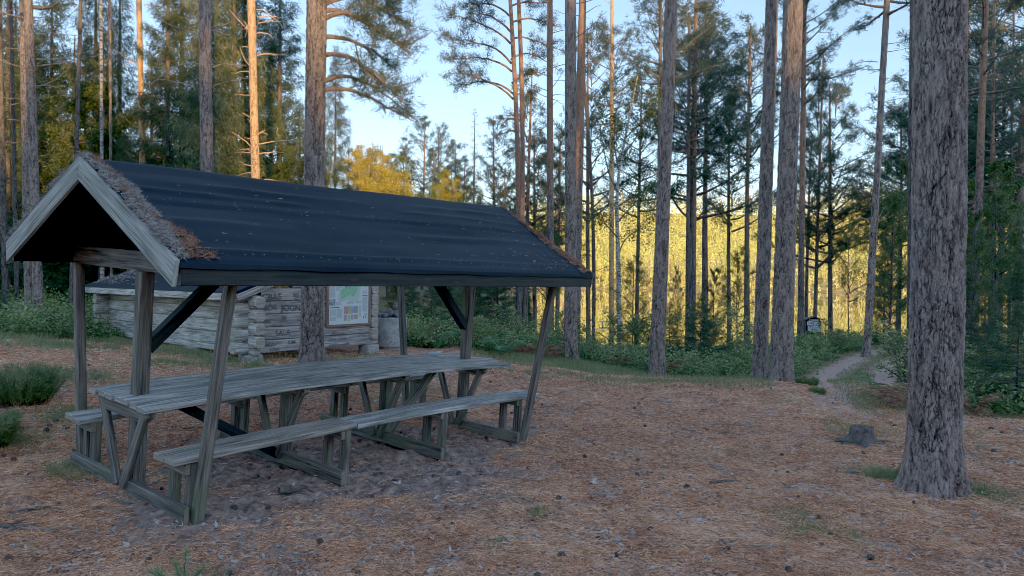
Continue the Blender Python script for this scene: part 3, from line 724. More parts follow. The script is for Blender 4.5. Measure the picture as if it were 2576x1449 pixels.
addheap('grey needle and lichen litter heaped along the near gable edge of the roof',heap(1,26000,3,-.475,lambda a:.06+.09*np.sin(np.pi*np.clip(a,0,1)),M['litter_grey'],.04,.0045,.05))
addheap('rust coloured pine needles lying over the grey litter on the near gable edge',heap(1,11000,5,-.40,lambda a:np.clip(-.04+.16*a+.10*np.sin(a*9),0.01,.3)*np.where(a>.35,1,.25),M['litter_red'],.05,.0036,.03))
addheap('brown needle strip along the far rake of the shelter roof',heap(1,14000,8,4.27,lambda a:.03+.17*np.clip(a*1.3-.15,0,1)*(1.05-a*.4),M['litter_red'],.055,.0045,.02))
addheap('thin litter along the hidden slope edge of the roof',heap(-1,7000,9,-.49,lambda a:.05+a*0,M['litter_grey'],.04,.003,.03))
def loose_roof():
    g=np.random.default_rng(12);n=230;X=g.uniform(-.2,4.2,n);Y=1.39*g.random(n)**.6
    k=g.random(n)<.45;X[k]=4.2-np.abs(g.normal(size=k.sum()))*.9;Y[k]=1.38-np.abs(g.normal(size=k.sum()))*.28
    X=np.clip(X,-.4,4.2);Y=np.clip(Y,.02,1.39)
    C=np.stack([X,-Y,roofpt(X,Y)+.018],-1);d=unit(g.normal(size=(n,3))*np.array([1,1,.1]))
    V,Fc,r=blades(C,d,g.uniform(.006,.045,n),.0035,4,g.uniform(.3,.9,n));o=link('fallen_needles',npmesh('fallen_needles',V,Fc,M['litter'],{'rnd':r}))
    o.matrix_world=SH.matrix_world.copy();tag(o,'scattered pale needles lying loose on the black roof felt','needles',None,'stuff')
loose_roof()
# felt nails: a row along the seam and one along the eave
def nails():
    V=[];Fc=[];b=0
    for yy,st in((.617,.16),(1.335,.15)):
        for X in np.arange(-.3,4.2,st):
            X+=random.uniform(-.01,.01);y=yy+random.uniform(-.006,.006);z=float(roofpt(X,y))+.017;r=.004
            for k in range(6):a=k*math.pi/3;V.append((X+r*math.cos(a),-(y+r*math.sin(a)*.8),z-r*math.sin(a)*.38+.002))
            Fc.append(tuple(range(b,b+6)));b+=6
    me=bpy.data.meshes.new('felt_nails');me.from_pydata(V,[],Fc);me.materials.append(M['nail']);link('felt_nails',me,SH)['kind']='stuff'
M['nail']=simple('galvanised_nail',(.35,.37,.4),.5,50,.2,0,.5)
nails()
# crumpled wrapper on the table
def wrapper():
    g=np.random.default_rng(3);n=12;x,y=np.meshgrid(np.linspace(-.09,.09,n),np.linspace(-.05,.05,n),indexing='ij')
    z=.012+.02*vnoise(x*45,y*45,4)+.012*vnoise(x*90,y*90,6)
    X=3.62+x+y*.4;Y=-.30+y-x*.3;Z=.795+z
    V=np.stack([X,-Y,Z+arch(3.6)-.045],-1);i=np.arange(n*n).reshape(n,n);f=np.stack([i[:-1,:-1],i[:-1,1:],i[1:,1:],i[1:,:-1]],-1).reshape(-1,4)
    V=V-np.array([3.62,.30,.77]);me=npmesh('plastic_wrapper',V,f,M['plastic']);o=link('plastic_wrapper',me)
    o.matrix_world=SH.matrix_world@Matrix.Translation((3.62,.30,.77+.012));tag(o,'crumpled whitish plastic wrapper left on the far end of the tabletop','litter')
wrapper()
# ================================================================== LOG CABIN (lean-to)
rx_=Vector((.634,.773,0)).normalized();ry_=Vector((-.773,.634,0)).normalized()
CB=thing('log_lean_to','low log lean-to of pale weathered logs with carved side wall behind the picnic table','log shelter')
CB.matrix_world=Matrix(((rx_.x,ry_.x,0,-4.12),(rx_.y,ry_.y,0,11.0),(0,0,1,.39),(0,0,0,1)))
Lx,Ly,LH=2.40,5.35,.208
def logprof(h,w=.13,ch=.035):
    return [(-w/2,-h/2+ch),(-w/2+ch*.7,-h/2),(w/2-ch*.7,-h/2),(w/2,-h/2+ch),(w/2,h/2-ch),(w/2-ch*.7,h/2),(-w/2+ch*.7,h/2),(-w/2,h/2-ch)]
sw=MB()
for k in range(10):
    z=(k+.5)*LH;x0=0
    lim=(z+.12-1.0)/.37
    if lim>0:x0=lim
    if x0<Lx-.2:
        g=random.uniform(-.008,.008)
        m_=logprof(LH-.012,.13,.008);sw.prism(m_,(x0-(.16 if x0==0 else 0),.0+g,z),(Lx+.12,g,z))
sw=sw.build('side_wall',M['log_grey'],CB,.006)
bw=MB()
for k in range(4):
    z=(k+.5)*LH+LH*.45
    bw.prism(logprof(LH-.006,.14,.014),(0,-.20,z),(0,Ly+.25,z))
bw.prism(logprof(LH*.5,.14,.02),(0,-.20,LH*.2),(0,Ly+.25,LH*.2))
bw=bw.build('back_wall',M['log_light'],CB,.008)
cw=MB()
for k in range(8):
    z=(k+.5)*LH+LH*.45;cw.prism(logprof(LH-.004,.15,.035),(Lx,-.14,z),(Lx,.35,z))
cw.build('corner_log_ends',M['log_light'],CB,.008)
fw=MB()
for k in range(5):
    z=(k+.5)*LH;fw.prism(logprof(LH-.012,.14,.03),(-.22,Ly,z),(Lx,Ly,z))
fw.build('far_side_wall',M['log_light'],CB,.008)
# swollen notched log ends at the near corner
ne=MB();nf=MB()
for k in range(5):
    z=(k+.5)*LH
    for (a,b,dx) in(((-.30,0,z),(-.06,0,z),0),):
        ne.prism(logprof(LH-.03,.17,.045),a,b)
    if k<4:
        z2=z+LH*.45;ne.prism(logprof(LH-.03,.17,.045),(0,-.30,z2),(0,-.07,z2));nf.prism(logprof(LH-.02,.18,.05),(0,Ly+.06,z2),(0,Ly+.34,z2));nf.prism(logprof(LH-.02,.18,.05),(-.32,Ly,z),(-.06,Ly,z))
ne.build('notched_log_ends',M['log_light'],CB,.01);nf.build('notched_log_ends',M['log_light'],CB,.01)
# roof
def rz(x):return .91+.08+.37*(x+.38)
m=MB();q=[(-.38,-.22),(Lx+.35,-.22),(Lx+.35,Ly+.42),(-.38,Ly+.42)]
m.v=[Vector((x,y,rz(x))) for x,y in q]+[Vector((x,y,rz(x)-.05)) for x,y in q]
for fc in((0,1,2,3),(7,6,5,4),(0,4,5,1),(1,5,6,2),(2,6,7,3),(3,7,4,0)):m.f.append(fc);m.uv.append([(0,0),(1,0),(1,1),(0,1)]);m.e.append(0)
rf=m.build('roof',M['felt'],CB,.003)
m=MB();m.beam((-.39,-.25,rz(-.38)-.085),(-.39,Ly+.43,rz(-.38)-.085),.03,.105);m.build('eave_fascia',M['log_light'],CB)
for y in(-.24,Ly+.44):
    m=MB();m.beam((-.36,y,rz(-.36)-.10),(Lx+.35,y,rz(Lx+.35)-.10),.03,.10);m.build('rake_board',M['log_grey'],CB)
for (x,y) in((0,-.02),(0,1.75),(0,3.5),(0,Ly),(Lx-.05,-.02),(Lx-.05,Ly),(1.2,Ly)):
    wp=CB.matrix_world@Vector((x,y,0));zb=g1(wp.x,wp.y)-.39-.1
    m=MB();m.prism([(-.15,-.14),(.15,-.14),(.14,.14),(-.14,.14)],(x,y,zb),(x,y,-.002),(1,0,0));m.build('foundation_block',M['block'],CB,.02)
# moss and needles on the cabin roof
def cab_moss():
    g=np.random.default_rng(4);n=9000;x=g.uniform(-.3,Lx+.3,n);y=np.where(g.random(n)<.6,Ly+.4-np.abs(g.normal(size=n))*.5,g.uniform(-.2,Ly,n))
    keep=(y>-.2)&(fbm(x*2,y*2,4)>.52);x=x[keep];y=y[keep]
    C=np.stack([x,y,rz(x)+.005+g.random(len(x))*.02],-1);d=unit(g.normal(size=(len(x),3))*np.array([1,1,.3]))
    V,Fc,r=blades(C,d,.05,.008,3);o=link('roof_moss',npmesh('roof_moss',V,Fc,M['litter_grey'],{'rnd':r}));o.matrix_world=CB.matrix_world.copy()
    tag(o,'brownish moss and needles on the lean-to roof','moss',None,'stuff')
cab_moss()
# carvings on the side wall
def text(s,x,z,size,parent,loc_y,mat,name='carved_lettering',rotm=None,bold=0.,shear=0):
    cu=bpy.data.curves.new(name,'FONT');cu.body=s;cu.size=size;cu.offset=bold;cu.shear=shear
    ob=bpy.data.objects.new(name,cu);col.objects.link(ob);dg=bpy.context.evaluated_depsgraph_get()
    me=bpy.data.meshes.new_from_object(ob.evaluated_get(dg));bpy.data.objects.remove(ob);bpy.data.curves.remove(cu)
    me.materials.clear();me.materials.append(mat);o=link(name,me,parent)
    o.matrix_local=Matrix.Translation((x,loc_y,z))@Euler((R(90),random.uniform(-.04,.04),0)).to_matrix().to_4x4();return o
wy=-.0785
for s,x,z,sz,b in(('CIJAS',.16,.845,.15,.004),('985',.72,.90,.08,.003),('267',.74,.83,.07,.003),('J:SSIÖR',.06,.68,.12,.003),('JOGN',.50,.67,.14,.008),
    ('bml',.2,.49,.08,.002),('20',.50,.52,.10,.003),('C:S',.80,.50,.10,.002),('kalu hkt',.34,.43,.06,.002),('SALA',.40,.275,.12,.003),('Y.',.84,.33,.06,.002),
    ('E·HKA+',.12,.10,.09,.002),('KIM',.62,.12,.09,.003),('SONJA',.3,.03,.06,.001),('O! R',.85,.06,.08,.002),
    ('NGA+LOVIS',1.42,.12,.07,.002),('ANDREA+ANDERS',1.42,.02,.055,.002),('S J',1.8,.055,.06,.002),('MI',1.5,.235,.06,.002)):
    text(s,x,z,sz,sw,wy,M['graffiti'],bold=b*.35)
g_=random.Random(5)
for k in range(60):      # scratches
    x=g_.uniform(.05,2.2);z=g_.choice([.1,.31,.52,.73,.94])+g_.uniform(-.07,.07);
    if 1.35<x<2.35 and z>.3:continue
    m=MB()if k==0 else m
    L=g_.uniform(.02,.07);a=g_.uniform(0,3.1);dx=math.cos(a)*L/2;dz=math.sin(a)*L/2
    m.quad((x-dx,wy-.001,z-dz),(x+dx,wy-.001,z+dz),(x+dx+.003,wy-.001,z+dz+.003),(x-dx+.003,wy-.001,z-dz+.003))
m.build('carved_scratches',M['graffiti'],sw,0)
# map board hung on the side wall
MBd=thing('map_board','framed information board with green trail map on the carved side wall','map board')
MBd.matrix_world=CB.matrix_world@Matrix.Translation((1.36,-.085,.36))
bwid,bh=.95,1.08
pm=MB();pm.quad((.04,-.012,.04),(bwid-.04,-.012,.04),(bwid-.04,-.012,bh-.04),(.04,-.012,bh-.04))
def mapmat():
    t=NT('map_panel');P=t.coord();t.pbr(t.mix(t.noise(P,3,2),(.46,.52,.55),(.56,.62,.64)),.35,None,.4);return t.m
panel=pm.build('map_panel',mapmat(),MBd,0)
for a,b in(((0,-.01,.02),(bwid,-.01,.02)),((0,-.01,bh-.02),(bwid,-.01,bh-.02)),((.02,-.01,.0405),(.02,-.01,bh-.0405)),((bwid-.02,-.01,.0405),(bwid-.02,-.01,bh-.0405))):
    m=MB();m.beam(a,b,.05,.04) if a[2]==b[2] else m.beam(a,b,.04,.05,(0,1,0));m.build('board_frame',M['frame_wood'],MBd,.003)
def flat(name,poly,mat,y,parent=panel):
    me=bpy.data.meshes.new(name);me.from_pydata([(x,y,z) for x,z in poly],[],[tuple(range(len(poly)))]);me.materials.append(mat);me.update();return link(name,me,parent)
def rect(x0,z0,x1,z1):return[(x0,z0),(x1,z0),(x1,z1),(x0,z1)]
# layout measured on the photographed panel: px 130..1315 wide, 100..1370 high over the lower part of the board
def mp(px,py):return (.04+(px-140)/1175*(bwid-.08),.04+(1370-py)/1175*(bwid-.08))
def mrect(a,b,c,d):x0,z1=mp(a,b);x1,z0=mp(c,d);return rect(x0,z0,x1,z1)
def txtmat():
    t=NT('printed_text');P=t.coord();s=t.n('ShaderNodeSeparateXYZ');t.l(P,s.inputs[0])
    wv=t.math('SINE',t.math('MULTIPLY',s.outputs[2],700.));n=t.noise(t.mapping(P,(260,1,60)),1.,2)
    f=t.math('MULTIPLY',t.mr(wv,-.2,.3),t.mr(n,.35,.5));t.pbr(t.mix(f,(.47,.52,.56),(.17,.20,.24)),.5);return t.m
TX=txtmat()
for q in((155,110,330,345),(355,110,525,225),(155,380,325,565),(355,255,525,385),(355,415,520,520),(355,520,450,575),(155,590,330,740),(180,1010,350,1160),(370,1000,530,1225),(180,1190,350,1280),(670,830,880,890),(925,830,1085,885),(1015,945,1085,1215),(1125,730,1275,1085),(1170,200,1275,480),(1130,580,1260,650),(1175,1130,1275,1190),(355,840,485,918),(160,-60,520,90),(1125,-60,1275,180)):
    flat('text_block',mrect(*q),TX,-.0135)
for q in((180,962,450,982),(1125,690,1280,706),(355,232,530,244),(355,400,480,410),(155,572,325,582),(1160,120,1275,135),(1145,110,1158,380)):
    flat('heading_line',mrect(*q),M['ink'],-.0137)
def cm(name,c,nz=30,c2=None):
    t=NT(name);n=t.noise(t.coord(),nz,4,.7);t.pbr(t.mix(t.mr(n,.35,.65),c,c2 or tuple(x*.5 for x in c)),.4);return t.m
halo=cm('map_halo',(.30,.47,.38),30,(.38,.50,.46));mg=cm('map_green',(.10,.32,.17),55,(.25,.50,.30));
flat('map_surroundings',[mp(*p) for p in((640,-100),(1100,-100),(1110,300),(1060,560),(1000,830),(860,850),(700,790),(440,850),(400,760),(470,540),(600,400),(650,150))],halo,-.0139)
flat('map_area',[mp(*p) for p in((710,-80),(1000,-80),(985,240),(1015,330),(1010,400),(960,590),(900,690),(850,710),(740,680),(500,780),(480,640),(500,570),(610,500),(660,420),(700,350),(690,230),(715,120))],mg,-.0141)
blue=cm('map_blue',(.13,.27,.55));flat('map_lake',[mp(910+50*math.cos(a),170+62*math.sin(a)) for a in np.linspace(6.28,0,16)[:-1]],blue,-.0143)
flat('map_lake',[mp(*p) for p in((680,410),(690,470),(640,500),(615,515),(625,460))],cm('map_dark_blue',(.04,.09,.30)),-.0143)
for i,(q,c) in enumerate((((575,950,710,1130),(.55,.22,.30)),((710,950,800,1130),(.42,.45,.2)),((800,950,890,1120),(.36,.30,.52)),((890,950,990,1115),(.25,.33,.3)),((575,1150,670,1290),(.48,.30,.34)),((690,1150,770,1300),(.47,.52,.22)),((785,1150,860,1270),(.34,.28,.45)),((880,1150,990,1265),(.40,.33,.24)))):
    flat('picture_tile',mrect(*q),cm('tile_%d'%i,c,60),-.0137)
flat('photo_print',mrect(155,770,335,925),cm('print_photo',(.35,.42,.4),25,(.04,.06,.06)),-.0137)
flat('pictogram',mrect(1150,1205,1175,1250),M['ink'],-.0137);flat('pictogram',mrect(1220,1205,1242,1250),M['ink'],-.0137)
# ================================================================== CONCRETE RING WITH STONES
rc=at(983,13.75);rg=thing('concrete_ring','tall round concrete fire ring heaped with stones beside the log lean-to','fire ring',(rc.x,rc.y,rc.z))
def lathe(prof,n=40,wob=0.):
    a=np.linspace(0,2*np.pi,n,endpoint=False);r=np.array([p[0] for p in prof]);z=np.array([p[1] for p in prof])
    RR,A=np.meshgrid(r,a,indexing='ij');ZZ=np.repeat(z[:,None],n,1);V=np.stack([RR*np.cos(A),RR*np.sin(A),ZZ],-1)
    i=np.arange(RR.size).reshape(RR.shape);j=np.roll(i,-1,1);return V,np.stack([i[:-1],j[:-1],j[1:],i[1:]],-1).reshape(-1,4)
V,f=lathe([(.02,.05),(.27,.05),(.30,.06),(.305,.10),(.30,.3),(.305,.60),(.30,.625),(.285,.63),(.27,.62),(.265,.56),(.02,.54)])
link('ring_wall',npmesh('ring_wall',V,f,M['concrete'],None,True),rg)
V,f=lathe([(.01,-.08),(.2,-.08),(.26,.0),(.25,.06),(.02,.07)]);link('ring_base',npmesh('ring_base',V,f,M['block'],None,True),rg)
def stone_mesh(seed,sx,sy,sz,name='stone'):
    g=np.random.default_rng(seed);n,m=14,20;th=np.linspace(0,np.pi,n);ph=np.linspace(0,2*np.pi,m,endpoint=False)
    T,P=np.meshgrid(th,ph,indexing='ij');d=np.stack([np.sin(T)*np.cos(P),np.sin(T)*np.sin(P),np.cos(T)],-1)
    k=unit(g.normal(size=(9,3)));s=1-.16*sum(np.clip((d@q)-.62,0,1)*1.8 for q in k);V=d*s[...,None]*np.array([sx,sy,sz])
    i=np.arange(n*m).reshape(n,m);j=np.roll(i,-1,1);return V,np.stack([i[:-1],i[1:],j[1:],j[:-1]],-1).reshape(-1,4)
for k,(dx,dy,dz,s,lab,mt) in enumerate(((-.2,-.1,.66,.09,'dark rounded stone at the left rim of the concrete ring','stone'),(-.08,-.17,.665,.085,'small grey stone at the front left of the concrete ring','stone'),(.02,-.1,.70,.10,'flat grey stone in the middle of the stone heap','stone'),(-.02,.08,.72,.11,'grey boulder at the back of the stone heap','stone'),(.1,.02,.71,.09,'dark stone under the upright one on the ring','stone'),(.16,-.12,.68,.115,'broad pale stone at the right rim of the ring','stone'),(.10,.03,.83,.075,'reddish upright stone topmost on the concrete ring','stone_red'),(-.17,.1,.69,.1,'rough stone at the back left of the ring','stone'),(.2,.08,.67,.08,'small stone at the back right of the ring','stone'))):
    V,f=stone_mesh(k+3,s*1.1,s,s*(.75 if k!=6 else 1.35));o=link('stone',npmesh('stone',V,f,M[mt],None,True));o.location=(rc.x+dx,rc.y+dy,rc.z+dz);o.rotation_euler=(0,0,k)
    tag(o,lab,'stone','stones heaped on the concrete ring')
# ================================================================== NOTICE KIOSK
kp=at(2043,27);KS=thing('notice_board','small roofed wooden notice board with white papers among the trees by the path','notice board',(kp.x,kp.y,kp.z))
sc=27/F
def kz(v):return (W(2043,v,27)[2]-kp.z)
kw=.33
m=MB();m.beam((0,.03,kz(842)),(0,.03,kz(804)),.56,.04,(0,1,0));m.build('back_board',M['wood_dark'],KS)
for s in(-1,1):
    m=MB();m.beam((s*.30,.0,-.2),(s*.30,.0,kz(806)),.06,.06,(0,1,0));m.build('post',M['wood_post'],KS)
    m=MB();m.beam((0,-.02,kz(796)),(s*.38,-.02,kz(804)),.30,.03);m.build('roof_slope',M['wood_post'],KS)
m=MB();z0=kz(805);m.v=[Vector((-.33,.0,z0)),Vector((.33,.0,z0)),Vector((0,.0,kz(797)))];m.f=[(0,1,2)];m.uv=[[(0,0),(1,0),(.5,.5)]];m.e=[0];m.build('gable_board',M['wood_dark'],KS,0)
def kr(px0,py0,px1,py1):
    f_=lambda px,py:((px-975)/14.49*.6389*sc,kz(779.5+py/14.49*.6389));a=f_(px0,py0);b=f_(px1,py1);return rect(a[0],b[1],b[0],a[1])
for q in((745,540,1290,645),(630,645,970,880),(1000,670,1330,885),(680,905,905,1200),(945,905,1420,1240)):
    p=flat('notice_paper',kr(*q),M['paper'],-.035,KS)
    a,b,c,d=q
    for r in range(3):
        yy=b+(d-b)*(.25+.25*r);flat('text_block',kr(a+(c-a)*.12,yy,a+(c-a)*.85,yy+(d-b)*.08),TX,-.037,p)
for q in((870,715,950,790),(1220,710,1310,790),(725,925,880,960),(790,560,870,620)):flat('dark_print',kr(*q),M['ink'],-.039,KS)
# ================================================================== STUMP
sp=hit(2168,1112)
def stump():
    n=48;a=np.linspace(0,2*np.pi,n,endpoint=False);z=np.array([-.12,-.02,.02,.05,.09,.13,.155,.16,.15,.145]);r=np.array([.22,.19,.16,.145,.135,.128,.122,.11,.06,.0])
    Z,A=np.meshgrid(z,a,indexing='ij');rr=np.repeat(r[:,None],n,1)
    root=(np.clip(np.sin(A*3+.6),0,1)**2*.8+np.clip(np.sin(A*2+2.),0,1)**3*.6);rr=rr*.86*(1+root*np.exp(-np.maximum(Z,-.05)/.03)*.55)+(vnoise(A*14,Z*5,3)-.5)*.022*(Z<.15)
    Z=Z+(vnoise(A*6,rr*30,5)-.5)*.03*(Z>.1)
    V=np.stack([rr*np.cos(A),rr*np.sin(A),Z],-1);i=np.arange(V.shape[0]*n).reshape(-1,n);j=np.roll(i,-1,1)
    o=thing('tree_stump','low grey weathered stump with spreading roots left of the big pine','stump',sp)
    link('stump_body',npmesh('stump_body',V,np.stack([i[:-1],j[:-1],j[1:],i[1:]],-1).reshape(-1,4),M['stump'],None,True),o)
    g=np.random.default_rng(1)
    for az,L in((1.8,.55),(2.1,.35),(-1.7,.28),(3.3,.18)):
        t=np.linspace(0,1,12);p=np.stack([np.sin(az+t*.3)*(.1+L*t),np.cos(az+t*.3)*(.1+L*t),.05-.09*t+np.sin(t*9)*.012],-1);p+=np.cumsum(g.normal(size=p.shape)*.006,0)
        gzl=np.array([g1(sp.x+q[0],sp.y+q[1])-sp.z for q in p]);p[:,2]=p[:,2]*0+gzl+.022*(1-t)-.004
        v,f=tubes([(p,.015*(1-.8*t)+.003)],7);link('root',npmesh('root',v,f,M['stump'],None,True),o)
stump()
# ================================================================== TREES
# variants shared by copies ------------------------------------------------
def two(crown,mat,tm,name):
    (tv,tf),(V,Fc,rn)=crown
    return (npmesh(name+'_branches',tv,tf,M[tm],{'crack':np.zeros(len(tv))},True),npmesh(name+'_crown',V,Fc,M[mat],{'rnd':rn}))
PV=[]   # slender young pines, unit design: 10 m tall
for s in range(5):
    z0=[4.8,4.2,3.0,5.6,3.8][s];PV.append((two(pine_crown(100+s,z0,9.7,[1.7,1.9,1.6,1.5,2.1][s],[36,44,46,30,46][s],15,.15,.018,'cone',trr=.09),'pine_needles','bark_dark','pine'),
        trunk_mesh('pine_trunk',(random.uniform(-.2,.2),random.uniform(-.2,.2),9.9),.095,.02,M['bark_red'],10,3,.4,.004,(.06,.2),s,.25,random.uniform(-.1,.1))))
MP=[]   # mature pine crowns, origin at crown foot, 6 m deep
for s in range(4):
    MP.append(two(pine_crown(200+s,0,5.6,[2.6,3.,2.3,2.7][s],[30,34,28,32][s],14,.16,.018,'round',trr=.16,sub=9),'pine_needles','bark_red','pine'))
SV=[]
for s in range(4):
    SV.append((two(spruce_crown(300+s,14,[2.5,2.2,2.8,2.0][s],[.8,1.2,.6,1.5][s],[120,110,125,105][s],[.35,.75,.5,.3][s],.2,.036,[1,1.1,1,.9][s]),['spruce_needles','lichen_sunlit_spruce','spruce_needles','spruce_needles'][s],'bark_dark','spruce'),
        trunk_mesh('spruce_trunk',(0,0,13.6),.15,.02,M['bark_dark'],10,3,.5,.004,(.06,.1),s,.3)))
SV.append((two(spruce_crown(390,14,1.7,.8,64,.12,.20,.03,.35),'spruce_needles','bark_dark','spruce'),SV[0][1]))
YS=[]   # saplings 2.4 m
for s in range(3):
    YS.append((two(spruce_crown(330+s,2.4,[.85,.7,1.0][s],.1,46,.12,.075,.013,2.2,1.),'spruce_needles','bark_dark','young_spruce'),
        trunk_mesh('sapling_stem',(0,0,2.35),.025,.006,M['bark_dark'],6,1,.3,.001,(.05,.1),s,.1,buried=.1)))
LV=[]   # broadleaf 8 m
for s in range(4):
    LV.append((two(leafy_crown(400+s,1.2 if s<2 else 2.4,8,[1.7,2.1,1.8,2.3][s],[26,30,24,30][s],[26000,30000,15000,22000][s],[.06,.06,.06,.062][s]),['leaf_green','leaf_sunlit_gold','leaf_green','leaf_sunlit_gold'][s],'bark_dark','broadleaf'),
        trunk_mesh('broadleaf_trunk',(random.uniform(-.3,.3),.1,7.6),.07,.012,M['bark_dark'],8,2,.4,.002,(.06,.2),s,.2,.1)))
BUSH=[]  # young leafy saplings 1.8 m
for s in range(4):
    BUSH.append(two(leafy_crown(430+s,.1,1.8,[.55,.7,.5,.8][s],16,[1500,2200,1100,2600][s],.055,.9,.02),'shrub','bark_dark','shrub'))
# --------------------------------------------------------------------------
# LABELS of trees: every individual gets its own wording
def hero(label,u0,D,utop,wpx,h=15.,mat='bark',crown=None,ch=9.,cs=1.,bendpx=0,amp=None,nseg=None,zf=None,dz=None,flare=.35,name='pine_tree',stubs=0,slo=2.,seed=0,cell=(.055,.15),group=None,cat='pine tree',v6=600,stublen=(.3,1.2)):
    b=at(u0,D);tp=W(utop,0,D);Hv=tp[2]-b.z
    lean=((tp[0]-b.x)/Hv,(tp[1]-b.y)/Hv)
    top=(lean[0]*h,0,h);r=wpx/2/F*D*math.cos(math.atan((u0-CX)/F))/1.06
    rr1=r*(1.0-.55*min(1,h/22));px=D/697.
    t=thing(name,label,cat,b,0,group)
    zf=zf or min(h,(Hv*1.05));dz=dz or max(.012,px*.9);nseg=nseg or int(min(200,max(12,2*math.pi*r/(px*.8))))
    me=trunk_mesh('trunk',top,r*1.08,rr1,M[mat],nseg,zf,dz,amp if amp is not None else min(.016,r*.07),cell,seed+int(u0)%97,flare,bendpx/F*D)
    link('trunk',me,t)
    if stubs:
        stubs_to(t,dead_stubs(seed+5,stubs,slo,Hv,r,stublen,lean),M[mat])
    if crown is not None:
        (bm,cm_)=MP[crown];
        for nm,mm in(('limbs',bm),('crown',cm_)):
            o=link(nm,mm,t);o.location=(lean[0]*ch,0,ch);o.scale=(cs,)*3
    return t,b,lean,r
# label, base u, depth, u at top of frame, width px
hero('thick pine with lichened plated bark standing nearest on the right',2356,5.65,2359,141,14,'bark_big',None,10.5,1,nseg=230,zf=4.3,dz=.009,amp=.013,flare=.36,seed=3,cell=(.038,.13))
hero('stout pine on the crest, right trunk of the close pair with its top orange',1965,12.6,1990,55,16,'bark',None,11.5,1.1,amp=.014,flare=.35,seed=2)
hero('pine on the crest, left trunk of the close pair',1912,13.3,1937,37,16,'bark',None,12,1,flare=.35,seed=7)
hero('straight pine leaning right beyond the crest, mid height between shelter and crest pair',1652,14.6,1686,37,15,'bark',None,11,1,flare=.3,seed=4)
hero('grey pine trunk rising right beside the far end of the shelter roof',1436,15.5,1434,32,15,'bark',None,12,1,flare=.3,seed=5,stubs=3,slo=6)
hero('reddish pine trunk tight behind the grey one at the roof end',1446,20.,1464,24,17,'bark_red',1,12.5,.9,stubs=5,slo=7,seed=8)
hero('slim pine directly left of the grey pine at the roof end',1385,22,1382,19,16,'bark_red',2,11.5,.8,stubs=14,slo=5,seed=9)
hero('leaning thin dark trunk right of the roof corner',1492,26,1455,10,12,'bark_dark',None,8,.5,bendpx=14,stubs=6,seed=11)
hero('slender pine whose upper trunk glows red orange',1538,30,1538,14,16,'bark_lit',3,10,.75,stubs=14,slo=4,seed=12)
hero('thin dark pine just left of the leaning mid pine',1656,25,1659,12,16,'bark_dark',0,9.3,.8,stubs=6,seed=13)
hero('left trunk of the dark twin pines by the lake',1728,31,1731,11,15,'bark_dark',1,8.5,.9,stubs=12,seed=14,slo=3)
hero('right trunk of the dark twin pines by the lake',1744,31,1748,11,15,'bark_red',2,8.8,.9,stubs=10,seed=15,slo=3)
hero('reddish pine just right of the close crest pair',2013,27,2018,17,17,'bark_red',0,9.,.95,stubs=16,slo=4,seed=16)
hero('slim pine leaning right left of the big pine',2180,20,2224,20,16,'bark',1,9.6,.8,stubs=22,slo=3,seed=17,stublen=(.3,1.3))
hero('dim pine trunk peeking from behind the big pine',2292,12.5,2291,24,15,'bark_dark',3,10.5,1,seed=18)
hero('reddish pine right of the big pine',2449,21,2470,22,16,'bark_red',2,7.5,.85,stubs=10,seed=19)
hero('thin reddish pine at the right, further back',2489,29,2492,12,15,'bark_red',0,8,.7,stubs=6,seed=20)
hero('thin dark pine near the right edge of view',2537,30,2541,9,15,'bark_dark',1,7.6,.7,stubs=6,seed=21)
P26=hero('dark thick pine behind the table middle with limbs reaching right',784,10.2,801,56,15,'bark',None,10.5,1,amp=.015,flare=.38,seed=6,cell=(.05,.13))
hero('pale grey pine trunk behind the shelter ridge, between two orange lit pines',526,14,521,35,16,'bark',None,11,1,stubs=7,slo=5,seed=22,stublen=(.5,1.6))
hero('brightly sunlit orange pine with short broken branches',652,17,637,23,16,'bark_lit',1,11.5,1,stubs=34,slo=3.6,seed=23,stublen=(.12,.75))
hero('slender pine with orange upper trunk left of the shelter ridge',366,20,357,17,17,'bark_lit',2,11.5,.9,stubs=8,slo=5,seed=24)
hero('right pine of the tall pair at the left edge',98,15,78,27,16,'bark',3,6.8,.8,stubs=10,slo=5,seed=25,bendpx=2,stublen=(.8,2.5))
hero('left pine of the tall pair at the left edge',72,16,66,20,16,'bark',1,8.5,.8,seed=26)
hero('slim grey spruce trunk second from the left edge',44,18,36,13,15,'bark_dark',None,8,1,stubs=30,slo=1.5,seed=27,cat='spruce tree',name='spruce_tree')
hero('dark spruce trunk at the very left edge',14,17,8,17,15,'bark_dark',None,8,1,stubs=36,slo=1,seed=28,cat='spruce tree',name='spruce_tree')
hero('white birch stem behind the left end of the log lean-to',258,19,262,10,12,'birch',None,8,1,seed=29,cat='birch tree',name='birch_tree')
hero('dark leaning trunk left of the birch',176,17,206,12,13,'bark_dark',None,8,1,seed=30,bendpx=6,name='spruce_tree',cat='spruce tree')
hero('grey stem just right of the white birch',281,20,284,9,13,'bark',None,8,1,seed=31,name='spruce_tree',cat='spruce tree')
hero('slim pine behind the lean-to gap left of the far table post',1302,26,1296,14,16,'bark_red',None,8,1,seed=32,bendpx=16,stubs=0)
